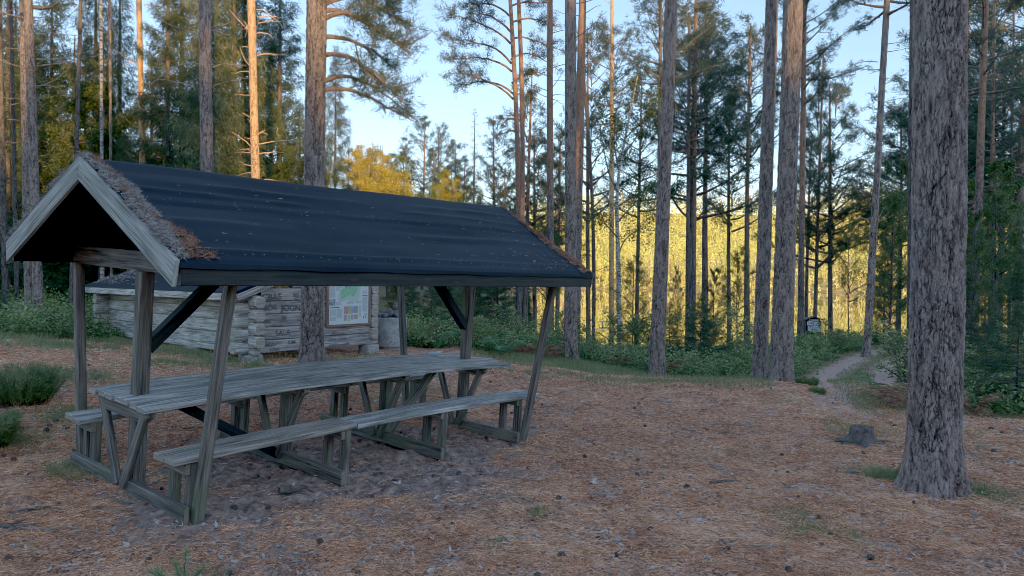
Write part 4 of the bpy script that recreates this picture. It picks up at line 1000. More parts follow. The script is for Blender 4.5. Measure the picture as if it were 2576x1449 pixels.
# ---- pine with the low reaching limbs (sky opening, upper left)
def limbs_to(t,b,lean,targets,seed,mat='bark_red',tk=16,tl=.10,tw=.010,r0=.035,dens=1.0,ndl='pine_needles'):
    g=np.random.default_rng(seed);paths=[];TC=[];TD=[]
    for (u0,v0,u1,v1,D0,D1,br) in targets:
        a=W(u0,v0,D0)-np.array(b);c=W(u1,v1,D1)-np.array(b)
        n=12;tt=np.linspace(0,1,n)[:,None];L=np.linalg.norm(c-a);P=a+(c-a)*tt;P[:,2]+=L*.13*np.sin(np.pi*tt[:,0]**.8)
        P+=np.cumsum(g.normal(size=(n,3))*.018*L,0)*tt
        paths.append((P,r0*(1-.8*tt[:,0])+.004));d0=unit(c-a)
        for i in range(br):
            s=g.uniform(.32,1);k=s*(n-1);j=min(int(k),n-2);q=P[j]+(P[j+1]-P[j])*(k-j)
            dd=unit(d0*.7+g.normal(size=3)*np.array([.6,.6,.5]));l2=L*g.uniform(.12,.3);m=6;ss=np.linspace(0,1,m)[:,None]
            Q=q+dd*l2*ss+np.array([0,0,1])*l2*.15*ss**2;paths.append((Q,r0*.3*(1-.8*ss[:,0])+.002))
            for x in g.uniform(.25,1.05,max(4,int(l2/.045*dens))):
                kk=min(x,1)*(m-1);j2=min(int(kk),m-2);TC.append(Q[j2]+(Q[j2+1]-Q[j2])*(kk-j2)+g.normal(size=3)*.05*(1+l2));TD.append(unit(dd+np.array([0,0,.8])+g.normal(size=3)*.4))
    v,f=tubes(paths,5);link('limbs',npmesh('limbs',v,f,M[mat],{'crack':np.zeros(len(v))},True),t)
    V,Fc,rn=tufts(np.array(TC),np.array(TD),tk,tl,tw,seed);link('crown',npmesh('crown',V,Fc,M[ndl],{'rnd':rn}),t)
t_,b_,l_,r_=P26
limbs_to(t_,b_,l_,tw=.0085,dens=1.35,targets=[(812,15,1045,40,10.2,10.6,26),(812,50,1050,125,10.2,9.8,26),(812,95,1000,190,10.2,10.8,14),(812,-60,1040,-10,10.2,10.,22),(815,140,1000,262,10.2,9.9,22),(816,205,985,240,10.2,11,16),(812,230,1000,290,10.2,10.5,13),(815,30,930,75,10.2,10.8,14),(812,-120,960,-60,10.2,9.8,16)],seed=77)
# the open pine whose crown hangs left over the sky opening
b=at(1302,28);OP=thing('pine_tree','open crowned pine with drooping branches against the sky right of the opening','pine tree',b)
tp=W(1276,-10,28)-np.array(b)
link('trunk',trunk_mesh('trunk',(tp[0]*1.12,0,tp[2]*1.15),.125,.06,M['bark_red'],18,12,.06,.006,(.06,.16),3,.3,.22),OP)
limbs_to(OP,b,None,[(1292,250,1112,185,28,27,14),(1290,235,1150,215,28,28.5,12),(1288,180,1120,150,28,28,16),(1287,160,1140,95,28,27,16),(1285,110,1130,60,28,28,16),(1284,80,1175,45,28,29,14),(1282,40,1160,5,28,28,14),(1284,100,1400,130,28,28,14),(1286,150,1395,150,28,29,12),(1288,210,1370,190,28,27,10),(1290,240,1360,255,28,28,6),(1283,60,1400,70,28,28,14),(1281,20,1380,20,28,28,14),(1278,-10,1180,-40,28,28,14),(1278,-10,1370,-40,28,28,14),(1296,330,1245,350,28,28,1),(1294,300,1258,312,28,28,1)],91,'bark_red',11,.16,.016,.045,1.05)
# birch by the lake with spreading limbs
b=at(1560,24);BI=thing('birch_tree','birch with pale blotched stem and arching limbs in front of the golden lake','birch tree',b)
def wp(u,v,D=24):return W(u,v,D)-np.array(b)
main=[np.array([0,0,-.2]),wp(1557,780),wp(1556,680),wp(1553,580),wp(1552,500),wp(1558,430),wp(1572,350),wp(1590,260),wp(1604,190)]
def curve(pts,r0,r1,n=24):
    pts=np.array(pts);k=np.linspace(0,len(pts)-1,n);i=np.minimum(k.astype(int),len(pts)-2);f=(k-i)[:,None];p0=pts[np.maximum(i-1,0)];p1=pts[i];p2=pts[i+1];p3=pts[np.minimum(i+2,len(pts)-1)]
    P=.5*((2*p1)+(-p0+p2)*f+(2*p0-5*p1+4*p2-p3)*f**2+(-p0+3*p1-3*p2+p3)*f**3);return (P,np.linspace(r0,r1,n))
add_tube_child('trunk',[curve(main,.10,.018,40)],M['birch'],BI,10)
lim=[[wp(1556,640),wp(1575,600),wp(1620,570),wp(1650,545)],[wp(1554,560),wp(1590,520),wp(1640,500)],[wp(1553,520),wp(1600,490),wp(1650,470)],[wp(1552,480),wp(1530,430),wp(1512,330),wp(1505,250)],[wp(1557,430),wp(1545,360),wp(1548,290)],[wp(1562,400),wp(1610,330),wp(1640,250)],[wp(1572,350),wp(1625,290),wp(1660,230)],[wp(1555,600),wp(1520,560),wp(1500,540)]]
add_tube_child('limbs',[curve(l,.035,.006,14) for l in lim],M['bark_dark'],BI,6)
g=np.random.default_rng(4);C=[]
for l in lim+[main[4:]]:
    P,_=curve(l,1,1,14)
    for q in P[5:]:
        for k in range(4):
            dd=unit(g.normal(size=3));L2=g.uniform(.3,1.1);C.append(q+dd*L2*g.random((26,1))+g.normal(size=(26,3))*.08)
C=np.concatenate(C);V,Fc,rn=leaves(C,.075,5);link('crown',npmesh('crown',V,Fc,M['leaf_green'],{'rnd':rn}),BI)
# ---- background individuals from the shared variants
def place(kind,var,u,D,vtop,label,wf=1.,group=None,rot_=None,mat=None,sink=0):
    b=at(u,D,-sink);Ht=W(u,vtop,D)[2]-b.z
    base={'pine':10.,'spruce':14.,'leaf':8.,'sapling':2.4,'bush':1.8}[kind];s=Ht/base
    nm={'pine':'pine_tree','spruce':'spruce_tree','leaf':'broadleaf_tree','sapling':'spruce_sapling','bush':'leafy_shrub'}[kind]
    ct={'pine':'pine tree','spruce':'spruce tree','leaf':'broadleaf tree','sapling':'spruce sapling','bush':'shrub'}[kind]
    t=thing(nm,label,ct,b,rot_ if rot_ is not None else random.uniform(0,6.28),group,(s*wf,s*wf,s))
    A={'pine':PV,'spruce':SV,'leaf':LV,'sapling':YS,'bush':None}[kind]
    if kind=='bush':
        bm,cm_=BUSH[var];link('stems',bm,t);link('foliage',cm_,t)
    else:
        (bm,cm_),tr=A[var];link('trunk',tr,t);link('branches',bm,t);link('crown',cm_,t)
    return t
PL=[
('leaf',1,975,38,345,'tall sunlit golden tree right of the thick dark pine limbs',1.15),
('leaf',3,922,36,340,'golden birch like tree at the left foot of the sky opening',1.1),
('leaf',1,1128,42,415,'narrow glowing golden tree in the middle of the distant row',.9),
('leaf',2,1190,40,470,'grey green tree at the foot of the spiky spruce',1.1),
('pine',2,1088,47,375,'bushy pine between the tallest distant pines',1.2),
('pine',2,1160,46,400,'bushy pine at the right end of the distant row',1.2),
('pine',2,985,46,385,'bushy pine at the left end of the distant row',1.2),
('leaf',2,1855,28,590,'airy leafy tree low before the lake left of the crest pair',.75),
('leaf',0,1795,31,640,'green broadleaf clump right of the twin pines',.7),
('spruce',1,520,19,-260,'near lichen draped spruce right of the grey pine trunk',.8),
('spruce',0,420,20,-230,'near dark spruce between orange topped and grey trunks',.75),
('spruce',2,610,27,-100,'broad dark spruce mass behind the orange pine',1.3),
('spruce',1,240,22,-120,'bearded spruce left of the orange topped slender pine',.95),
('spruce',3,680,30,90,'narrow spruce touching the thick dark pine on its left',1.2),
('spruce',1,40,25,0,'bearded spruce behind the left edge stems',1.1),
('pine',2,1400,34,330,'young pine behind the slim pine at the roof end',1.2),
('pine',4,2330,33,60,'pine crown behind the big pine, left part',1.2),
('pine',2,2420,30,250,'young dense pine directly right of the big pine',1.2),
('leaf',0,2500,25,330,'tall leafy tree behind the right thicket',1.1),
# left mass
('spruce',1,585,22,-190,'tall dark spruce draped with lichen behind the bright orange pine',1.1),
('spruce',1,455,24,-170,'lichen hung spruce filling the gap left of the grey pine trunk',1.05),
('spruce',0,700,25,-120,'dark spruce between the bright orange pine and the thick dark pine',.95),
('spruce',2,840,27,120,'spruce with layered tips just right of the thick dark pine',.7),
('spruce',1,300,26,-60,'lichen hung spruce above the shelter gable',1.),
('leaf',0,250,21,120,'green broadleaf tree above the shelter gable peak',1.1),
('leaf',2,180,24,60,'airy broadleaf tree between the left pair and the gable',1.),
('spruce',2,130,24,-60,'dense spruce behind the tall pine pair at the left edge',.95),
('spruce',3,20,20,-40,'dark spruce crown at the left edge of view',.9),
('spruce',0,-60,22,-80,'spruce just outside the left edge with boughs reaching in',1.),
('leaf',1,400,30,330,'low golden broadleaf tree behind the shelter ridge start',1.),
('leaf',0,475,27,430,'small green tree behind the grey pine trunk base',1.),
('spruce',3,560,33,200,'far spruce seen between grey and bright orange pine trunks',1.),
('spruce',0,380,36,150,'far spruce behind the orange topped slender pine',1.1),
('spruce',3,215,34,100,'far spruce in the dusk left of the gable peak',1.1),
('spruce',2,90,33,60,'far spruce in the dusk behind the tall pair',1.1),
('spruce',0,750,36,250,'far spruce half hidden by the thick dark pine',1.1),
('leaf',2,735,24,330,'small leafy tree left of the thick dark pine',.9),
# sky opening row
('leaf',1,885,38,330,'green and gold leafy tree at the left of the sky opening',1.1),
('leaf',1,945,40,350,'sunlit yellow tree at the foot of the sky opening',1.2),
('leaf',3,905,34,410,'small sunlit golden tree above the shelter roof line',1.),
('pine',4,1060,52,295,'tallest dark pine of the distant row in the sky opening',1.),
('pine',2,1015,50,345,'dark pine left of the tallest one in the distant row',1.),
('pine',0,1105,53,318,'thin dark pine right of the tallest one in the distant row',.9),
('pine',4,1140,50,352,'pine at the middle of the distant row',1.),
('leaf',3,1132,46,405,'round golden lit tree low in the middle of the sky opening',1.15),
('spruce',4,1188,44,275,'sparse spiky spruce with bare leader in the sky opening',.75),
('leaf',1,1010,46,430,'yellowish tree under the left distant pines',1.),
('leaf',0,1080,48,450,'green low tree under the distant pine row',1.1),
('pine',4,1245,42,290,'broad young pine with a sunlit lower side right of the opening',1.1),
('pine',2,1320,40,178,'dense pointed dark pine behind the open crowned pine',1.05),
('pine',1,1345,43,330,'dark pine right behind the pointed one',1.2),
('spruce',0,1205,40,470,'low dark spruce above the shelter roof near its far end',1.),
('pine',3,1270,36,430,'small pine with orange lit stem above the roof end',.8),
# right side
('pine',4,1480,38,60,'dark pine crown between the roof end trunks and the red pine',.8),
('pine',0,1600,36,190,'feathery pine right of the lake birch',.9),
('pine',2,1738,34,-130,'dense dark pine crown above the twin trunks',1.2),
('pine',3,1775,40,40,'dark pine just right of the twin trunks',1.1),
('pine',0,1835,40,210,'slim young pine between twins and crest pair, left one',.9),
('pine',3,1880,38,60,'slim young pine between twins and crest pair, right one',1.),
('pine',2,2048,38,125,'pointed pine right of the crest pair, left one',.75),
('pine',4,2090,40,208,'bushy topped pine in the gap left of the leaning slim pine',1.),
('pine',3,2030,46,330,'thin far pine behind the reddish pine',.9),
('pine',1,2255,34,260,'dark pine behind the leaning slim pine',1.),
('pine',0,2400,36,120,'pine crown just right of the big pine',1.1),
('pine',4,2445,40,-40,'wide dark pine crown at upper right',1.2),
('pine',2,2510,38,140,'bushy pine at the right edge, middle height',1.2),
('pine',1,2560,34,-60,'tall pine crown in the top right corner',1.3),
('pine',4,2600,36,300,'pine crown cut by the right edge',1.2),
('leaf',2,2135,30,520,'leafy tree between notice board and leaning slim pine',.6),
('leaf',0,2235,21,430,'dense green leafy tree just left of the big pine',.75),
('leaf',0,2262,24,330,'tall leafy tree in front of the pine behind the big pine',.7),
('leaf',0,2440,19,470,'green leafy tree right of the big pine',.8),
('leaf',2,2510,21,420,'broadleaf tree at the right near the edge',.9),
('leaf',0,2560,17,520,'leafy tree at the right edge',.8),
('spruce',2,2560,13,640,'dark young spruce at the right edge above the bushes',1.25),
('spruce',0,2475,15,700,'dark young spruce right of the big pine',1.35),
('spruce',2,2222,24,560,'dark spruce left of the big pine trunk',.8),
('leaf',2,1590,22,610,'small leafy tree right of the birch stem',.75),
('leaf',2,1700,26,640,'small leafy tree right of the leaning mid pine',.4),
('leaf',2,1380,26,520,'leafy tree behind the roof end',.8),
('spruce',0,1250,27,560,'spruce half hidden by the shelter roof near its far end',1.1),
('spruce',2,1120,24,600,'dark spruce seen under the roof right of the concrete ring',1.2),
('spruce',0,1010,23,560,'dark spruce under the roof edge behind the concrete ring',1.2),
('spruce',3,900,24,520,'dark spruce behind the information board wall',1.2),
('spruce',2,1190,30,560,'dark spruce further right behind the concrete ring',1.2),
('spruce',0,180,21,420,'dark spruce between the posts at the left',1.2),
('spruce',2,300,22,480,'dark spruce behind the lean-to roof corner',1.3),
('spruce',3,240,24,450,'dark spruce behind the white birch',1.3),
('spruce',0,60,22,420,'dark low spruce behind the left edge trunks',1.2),
('spruce',2,-20,17,560,'small dense spruce at the left edge',1.2),
('spruce',0,420,23,520,'dark spruce behind the middle of the lean-to',1.3),
('spruce',2,620,25,520,'dark spruce behind the right part of the lean-to',1.3),
]
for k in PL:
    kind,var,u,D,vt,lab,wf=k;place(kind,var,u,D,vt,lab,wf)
SP=[
('sapling',0,1762,19,735,'slender spruce sapling in front of the twin pines'),('sapling',1,1698,17.5,825,'dark spruce sapling right of the leaning mid pine'),
('sapling',2,1788,17,800,'broad spruce sapling in the shadowed thicket'),('sapling',1,1683,21,760,'pale tipped spruce sapling against the lake'),
('sapling',0,1085,16.5,700,'young spruce behind the concrete ring'),('sapling',2,1160,17.5,690,'young spruce right of the far leaning post'),
('sapling',1,1040,18,715,'thin young spruce directly over the stones'),('sapling',2,2480,10.5,800,'bushy spruce sapling right of the big pine trunk'),
('sapling',2,2560,9.6,760,'large spruce sapling at the right edge'),('sapling',0,10,13.5,740,'young spruce at the left edge'),
('sapling',2,235,14.8,790,'young spruce left of the lean-to corner'),('sapling',1,1830,18,840,'small spruce sapling left of the crest pair'),
('sapling',0,1215,17,770,'small spruce sapling behind the far table post'),('sapling',2,1270,18.5,760,'wide spruce sapling behind the near leaning post')]
for kind,var,u,D,vt,lab in SP:place(kind,var,u,D,vt,lab,1.1,'spruce saplings in the undergrowth')
BP=[('bush',2,1545,22,770,'slender shrub left of the birch foot against the water'),('bush',3,1630,20,780,'tall shrub left of the leaning mid pine'),('bush',1,1765,20,770,'tall shrub behind the twin pines'),('bush',2,1840,19,745,'thin tall shrub left of the crest pair'),('bush',0,1415,17.5,760,'thin tall shrub left of the roof end pine'),('bush',2,2075,22,790,'thin shrub right of the notice board'),('bush',0,1275,15.6,760,'thin tall shrub behind the near leaning post'),('bush',2,90,13.6,770,'thin tall shrub between the pair at the left edge'),
('bush',0,128,13.4,745,'tall leafy shrub with yellowing leaves left of the shelter posts'),('bush',1,165,12.8,810,'yellow green shrub at the edge of the left clearing'),
('bush',3,60,13.2,800,'green shrub below the tall pine pair'),('bush',1,1310,16.,800,'green shrub behind the right end of the table'),('bush',3,1245,15.2,815,'broad green shrub behind the far table post'),
('bush',1,1370,17,790,'shrub between the slim pine and the roof end pine'),('bush',3,1500,18.5,840,'low shrub right of the roof end pine'),('bush',1,1580,19,850,'low shrub at the birch foot'),
('bush',3,1600,21,790,'bushy shrub in front of the lake'),('bush',1,1730,16.6,880,'dark green shrub below the twin pines'),('bush',3,1800,16,890,'dark green shrub left of the crest pair'),
('bush',1,1860,16.5,840,'tall shrub touching the crest pair'),('bush',3,2060,19,850,'shrub below the notice board'),('bush',1,2110,21,820,'shrub behind the path'),('bush',3,2265,15,830,'leafy shrub left of the big pine base'),
('bush',0,2274,10.6,800,'thin leafy sapling beside the path bend'),('bush',3,2500,12,850,'green shrub in the right thicket'),('bush',1,2560,12,820,'green shrub at the right edge of the thicket'),
('bush',3,1190,15.5,790,'light green shrub right of the ring'),('bush',1,1110,15.,800,'pale leafed shrub beside the concrete ring'),('bush',1,1450,19,800,'shrub behind the roof end pine'),('bush',3,1660,18,850,'shrub behind the foot of the leaning mid pine'),
('bush',1,1970,18,840,'shrub behind the right crest pine'),('bush',3,215,14,830,'green shrub by the lean-to corner'),('bush',3,1905,20,800,'leafy shrub behind the crest pair')]
for kind,var,u,D,vt,lab in BP:place(kind,var,u,D,vt,lab,1.25,'leafy shrubs in the undergrowth')
# ---- ferns
def fern_mesh(seed,mat,n=9,L=.5):
    g=np.random.default_rng(seed);V=[];C=[];D=[]
    for i in range(n):
        az=i*6.28/n+g.normal()*.2;l=L*g.uniform(.7,1.15);t=np.linspace(.12,1,26);d=np.array([math.sin(az),math.cos(az)]);e_=g.uniform(.9,1.5)
        P=np.stack([d[0]*l*t*.8,d[1]*l*t*.8,l*(e_*t-.75*t**2)],-1);s=np.array([d[1],-d[0],0])
        for sg in(-1,1):
            C.append(P);D.append(unit(np.tile(s*sg,(26,1))+np.array([d[0],d[1],-.3])*.6+g.normal(size=(26,3))*.15))
    C=np.concatenate(C);D=np.concatenate(D);w_=np.tile(np.sin(np.linspace(.35,3.0,26)),n*2)
    Vv,Fc,r=blades(C,D,L*.26*w_+.02,.016,seed);return npmesh('fronds',Vv,Fc,mat,{'rnd':r})
FG=fern_mesh(1,M['fern']);FR=fern_mesh(2,M['rust'],8,.45)
for u,D,k,s,lab in((1065,15.2,FR,1.3,'rust brown fern right of the concrete ring'),(1085,14.6,FR,.9,'small rust fern by the grass behind the table'),(1100,14.4,FG,1.2,'green fern left of the far table post'),(1265,14.4,FG,1.4,'green fern clump behind the table end'),(1315,14.8,FR,1.1,'rust fern between the table end and leaning post'),(1375,15.,FR,1.2,'reddish fern in front of the slim pine'),(1390,14.8,FR,.8,'small reddish fern at the crest grass'),(1675,15.6,FR,1.2,'rust fern right of the leaning mid pine foot'),(1560,16.,FR,1.2,'brown fern at the crest edge'),(2245,9.9,FR,1.2,'large rust brown fern left of the big pine'),(2235,10.6,FG,1.1,'green fern beside the path bend'),(2262,9.4,FR,1.1,'rust brown fern touching the big pine outline'),(2440,9.3,FR,1.1,'brown dead fern right of the big pine'),(2465,9.8,FR,1.,'second brown fern right of the big pine')):
    t=thing('fern',lab,'fern',at(u,D),random.uniform(0,6),'ferns',s);link('fronds',k,t)
# ---- ground shrubs, heather and grass as uncountable cover
def world_dir(u,D):
    x=(u-CX)/F*D;p=np.stack([Rt[0]*x+Rt[1]*D,Fw[0]*x+Fw[1]*D],-1);return p
def undergrowth():
    g=np.random.default_rng(21);U=[];DD=[];HH=[]
    def region(n,us,d0,d1,h):
        us=np.array(us,float);u=g.uniform(us[0],us[-1],n)
        a=np.interp(u,us,d0);b=np.interp(u,us,d1);D=a+(b-a)*g.random(n)**1.3;D=D+(fbm(u/55,u*0+d0[0],61)-.5)*2.6*(g.random(n)**.5);U.append(u);DD.append(D);HH.append(h*g.uniform(.3,1.25,n)**1.2)
    region(1100,[1030,1430,1650,1900,2010,2120],[14.3,15.8,15.4,14.6,13.4,16.5],[22,28,30,28,30,30],.6)
    region(420,[-150,300],[12.2,13.6],[22,24],.55)
    region(500,[2400,2800],[9.6,8.6],[18,18],.4)
    region(160,[2150,2330],[12.5,10.8],[24,22],.35)
    region(200,[2010,2110],[11.3,11.2],[16,15.5],.22)
    region(300,[950,1100],[15.6,15.6],[22,22],.4)
    region(400,[2000,2500],[21.5,23],[34,34],.5)
    u=np.concatenate(U);D=np.concatenate(DD);h=np.concatenate(HH);p=world_dir(u,D)
    keep=path_dist(p[:,0],p[:,1])>1.15;p=p[keep];h=h[keep];D=D[keep]
    z=gz(p[:,0],p[:,1]);n=len(h);k=np.clip((170-D*3).astype(int),70,150);idx=np.repeat(np.arange(n),k);m=len(idx)
    th=g.uniform(0,6.28,m);r=np.sqrt(g.random(m));zz=g.random(m)**.7
    C=np.stack([p[idx,0]+np.cos(th)*r*h[idx]*1.15,p[idx,1]+np.sin(th)*r*h[idx]*1.15,z[idx]+h[idx]*zz*(1.05-.5*r**2)],-1)
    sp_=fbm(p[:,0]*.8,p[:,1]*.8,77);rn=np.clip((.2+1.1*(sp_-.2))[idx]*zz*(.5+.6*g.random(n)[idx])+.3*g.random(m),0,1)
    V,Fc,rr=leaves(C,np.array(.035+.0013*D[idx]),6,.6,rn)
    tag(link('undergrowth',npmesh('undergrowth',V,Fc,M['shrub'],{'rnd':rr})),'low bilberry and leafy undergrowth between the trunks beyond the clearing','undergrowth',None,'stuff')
undergrowth()
def grass():
    g=np.random.default_rng(31);C=[];L=[]
    def add(x,y,l):C.append(np.stack([x,y],-1));L.append(np.full(len(x),l)*g.uniform(.4,1.2,len(x)))
    for p,r in gs:
        d=math.hypot(p.x,p.y);n=int(min(9000,2600*r*r*(2 if d<8 else 1.2)));a=g.uniform(0,6.28,n);q=r*np.abs(g.normal(size=n))*.55
        add(p.x+np.cos(a)*q,p.y+np.sin(a)*q,.05 if d<8 else .09)
    # verge along the crest and behind the table
    n=26000;u=g.uniform(1180,1950,n);D=g.uniform(11.5,15.8,n)+g.normal(size=n)*.4;p=world_dir(u,D);k=fbm(p[:,0]*1.5,p[:,1]*1.5,17)>.43;add(p[k,0],p[k,1],.10)
    n=9000;u=g.uniform(-100,300,n);D=g.uniform(11.5,13.2,n);p=world_dir(u,D);k=fbm(p[:,0]*1.5,p[:,1]*1.5,17)>.45;add(p[k,0],p[k,1],.12)
    n=16000;u=g.uniform(2080,2480,n);D=g.uniform(7.6,20,n);p=world_dir(u,D);pd=path_dist(p[:,0],p[:,1]);k=(pd<.38)|((pd>1.0)&(pd<1.9)&(fbm(p[:,0]*2,p[:,1]*2,9)>.4));add(p[k,0],p[k,1],.09)
    n=9000;a=g.uniform(0,1,n);xx=a*Ly;wpts=np.array([CB.matrix_world@Vector((-.25-abs(g.normal())*.16,q,0)) for q in xx]);add(wpts[:,0],wpts[:,1],.13)
    n=500;xx=g.uniform(0,Lx,n);wpts=np.array([CB.matrix_world@Vector((q,-.1-abs(g.normal())*.2,0)) for q in xx]);add(wpts[:,0],wpts[:,1],.12)
    C=np.concatenate(C);L=np.concatenate(L);z,di,_,_=gsurf(C[:,0],C[:,1]);k=di<.5;C=C[k];L=L[k];z=z[k]
    D3=unit(g.normal(size=(len(C),3))*.55+np.array([0,0,1]));P=np.concatenate([C,z[:,None]-.004],1);dist=np.hypot(C[:,0],C[:,1])
    V,Fc,r=blades(P,D3,L,.0022+.0007*dist,3);tag(link('grass',npmesh('grass',V,Fc,M['grass'],{'rnd':r})),'short sparse grass growing through the needle litter','grass',None,'stuff')
grass()
def litter():
    g=np.random.default_rng(41);n=800000;D=np.exp(g.uniform(math.log(1.9),math.log(13),n));u=g.uniform(-200,2780,n);p=world_dir(u,D)
    z,di,gr,pa=gsurf(p[:,0],p[:,1]);cl=fbm(p[:,0]*2.4,p[:,1]*2.4,51)
    k=g.random(n)<np.clip((1-di*.93)*(1-.5*gr)*(1-pa*.6)*(.35+1.6*(cl-.25))*(.25+1.5*sstep(.38,.56,fbm(p[:,0]*7,p[:,1]*7,57))),0,1);p=p[k];z=z[k];D=D[k];cl=cl[k];n=len(D)
    P=np.concatenate([p,(z+.002+g.random(n)**2*.012)[:,None]],1);az=g.uniform(0,6.28,n);d=unit(np.stack([np.sin(az),np.cos(az),g.normal(size=n)*.16+.05],-1))
    rn=np.clip(g.random(n)*.7+(cl-.3)*.6,0,1)
    V,Fc,r=blades(P,d,g.uniform(.03,.065,n)*(1+D*.03),.0014+.00056*D,4,rn)
    # keep blades facing up: flatten the base edge
    tag(link('needle_litter',npmesh('needle_litter',V,Fc,M['litter'],{'rnd':r})),'reddish brown pine needles covering the forest floor','needle litter',None,'stuff')
litter()
def chips():
    g=np.random.default_rng(45);n=9000;D=np.exp(g.uniform(math.log(2.),math.log(13),n));u=g.uniform(-100,2680,n);p=world_dir(u,D);z,di,gr,pa=gsurf(p[:,0],p[:,1])
    k=(fbm(p[:,0]*1.7,p[:,1]*1.7,91)+g.random(n)*.25)>.55;p=p[k];z=z[k];n=len(p);P=np.concatenate([p,(z+.008)[:,None]],1)
    nn=unit(g.normal(size=(n,3))*.3+np.array([0,0,1]));a=unit(np.cross(nn,g.normal(size=(n,3))));b=np.cross(nn,a);L=(g.uniform(.008,.03,n)*(1+.04*D[k]))[:,None];w_=L*g.uniform(.15,.6,n)[:,None]
    V=np.stack([P-a*L,P+b*w_,P+a*L,P-b*w_],1).reshape(-1,3);r=np.repeat(g.random(n),4)
    tag(link('bark_flakes',npmesh('bark_flakes',V,np.arange(4*n).reshape(-1,4),M['litter_grey'],{'rnd':r})),'grey bark flakes and lichen crumbs strewn over the needles','bark flakes',None,'stuff')
    n=700;D=np.exp(g.uniform(math.log(2.2),math.log(12),n));u=g.uniform(-100,2680,n);p=world_dir(u,D);z=gsurf(p[:,0],p[:,1])[0];paths=[]
    for i in range(n):
        az=g.uniform(0,6.28);L=g.uniform(.04,.22);t=np.linspace(-.5,.5,5);Q=np.stack([p[i,0]+np.sin(az)*L*t,p[i,1]+np.cos(az)*L*t,z[i]+.006+.01*t*0],-1);Q+=np.cumsum(g.normal(size=(5,3))*.006,0)*np.array([1,1,.3]);paths.append((Q,np.full(5,g.uniform(.0015,.004))*(1+.06*D[i])))
    v,f=tubes(paths,4);tag(link('small_twigs',npmesh('small_twigs',v,f,M['dead'],None,True)),'many small broken twigs scattered in the needle litter','twigs',None,'stuff')
chips()
# ---- cones, twigs and lichen tufts
def cone_mesh(seed):
    n,m=14,12;t=np.linspace(0,1,n);a=np.linspace(0,2*np.pi,m,endpoint=False);T,A=np.meshgrid(t,a,indexing='ij')
    r=.017*np.sin(np.pi*(T*.9+.08))**.7*(1+.35*((np.arange(n)[:,None]%2)*2-1)*.6)*(1+.15*np.cos(A*6+T*20));V=np.stack([r*np.cos(A),(T-.5)*.05,r*np.sin(A)],-1)
    i=np.arange(n*m).reshape(n,m);j=np.roll(i,-1,1);return npmesh('pine_cone',V,np.stack([i[:-1],j[:-1],j[1:],i[1:]],-1).reshape(-1,4),M['cone'],None,False)
cmn=cone_mesh(1);g=np.random.default_rng(61);cnt=0
while cnt<150:
    u=g.uniform(0,2576);D=math.exp(g.uniform(math.log(2.3),math.log(12.5)));p=world_dir(u,D);x,y=float(p[0]),float(p[1]);z,di,gr,pa=gsurf(np.array([x]),np.array([y]))
    if D>9 and 1100<u<1200:continue
    o=link('pine_cone',cmn);o.location=(x,y,float(z[0])+.012);o.rotation_euler=(g.uniform(-.4,.4),g.uniform(0,6),g.uniform(0,6));s=g.uniform(.6,1.2);o.scale=(s,s,s)
    tag(o,'small brown pine cone lying on the needle covered ground','pine cone','pine cones scattered on the ground');cnt+=1
def twig(label,u,v,L,az,r=.007,mat='dead',seed=0,br=3,group='fallen twigs'):
    g=np.random.default_rng(seed+int(u));b=hit(u,v);n=14;t=np.linspace(-.5,.5,n);P=np.stack([np.sin(az)*L*t,np.cos(az)*L*t,t*0],-1);P+=np.cumsum(g.normal(size=P.shape)*.012*L,0)
    paths=[(P,r*(1.1-(t+.5)*.8))]
    for i in range(br):
        j=g.integers(3,n-2);a2=az+g.choice([-1,1])*g.uniform(.4,1);l=L*g.uniform(.15,.35);q=np.linspace(0,1,6)[:,None];Q=P[j]+np.array([np.sin(a2),np.cos(a2),.12])*l*q;paths.append((Q,r*.5*(1-.7*q[:,0])))
    for P_,_ in paths:
        gg=gsurf(P_[:,0]+b.x,P_[:,1]+b.y)[0]-b.z;P_[:,2]+=gg+r*.8
    v_,f=tubes(paths,6);o=link('twig',npmesh('twig',v_,f,M[mat],None,True));o.location=b;tag(o,label,'twig',group)
twig('pale bare stick on the ground at the lower left corner',110,1352,.42,1.5,.007,br=2)
twig('dark twisted stick at the left lower edge above the pale one',55,1340,.5,1.4,.011,'stump',2,4)
twig('grey branching twig left of the far bench end, by the heather',165,1010,.5,2.2,.011,seed=3,br=4)
twig('thin twig by the heather pointing at the leaning post',235,960,.5,1.9,.006,seed=4)
twig('dark curved twig lying left of the near bench legs',85,1305,.3,1.2,.012,'stump',5,3)
twig('short grey chip on the open ground between bench and big pine',1820,1183,.18,2.4,.016,seed=6,br=0)
twig('grey stick chip at the lower right centre',1795,1420,.12,2.6,.012,seed=7,br=0)
twig('thin brown twig near the centre foreground',870,1280,.22,.9,.005,seed=8)
twig('long thin root like twig right of the far bench legs',1420,1030,.9,1.5,.006,seed=9,br=3)
twig('weathered twig lying across the sandy soil under the bench',690,1175,.5,2.2,.006,seed=10)
twig('small log shaped bark piece by the middle sill',745,1245,.26,1.2,.028,'stump',11,0)
twig('thin bent twig beyond the table, between the frames',720,1000,.7,1.2,.008,'stump',12,2)
twig('dark twig lying under the table left part',430,1010,.6,1.1,.009,'stump',13,3)
twig('straight twig on the bare soil',520,1080,.5,.8,.007,'stump',14,2)
twig('grey line of half buried root left of the big pine',1900,1210,.8,1.45,.012,'stump',15,1)
twig('half buried root piece further left of the big pine',1690,1235,.5,1.6,.008,'dead',16,2)
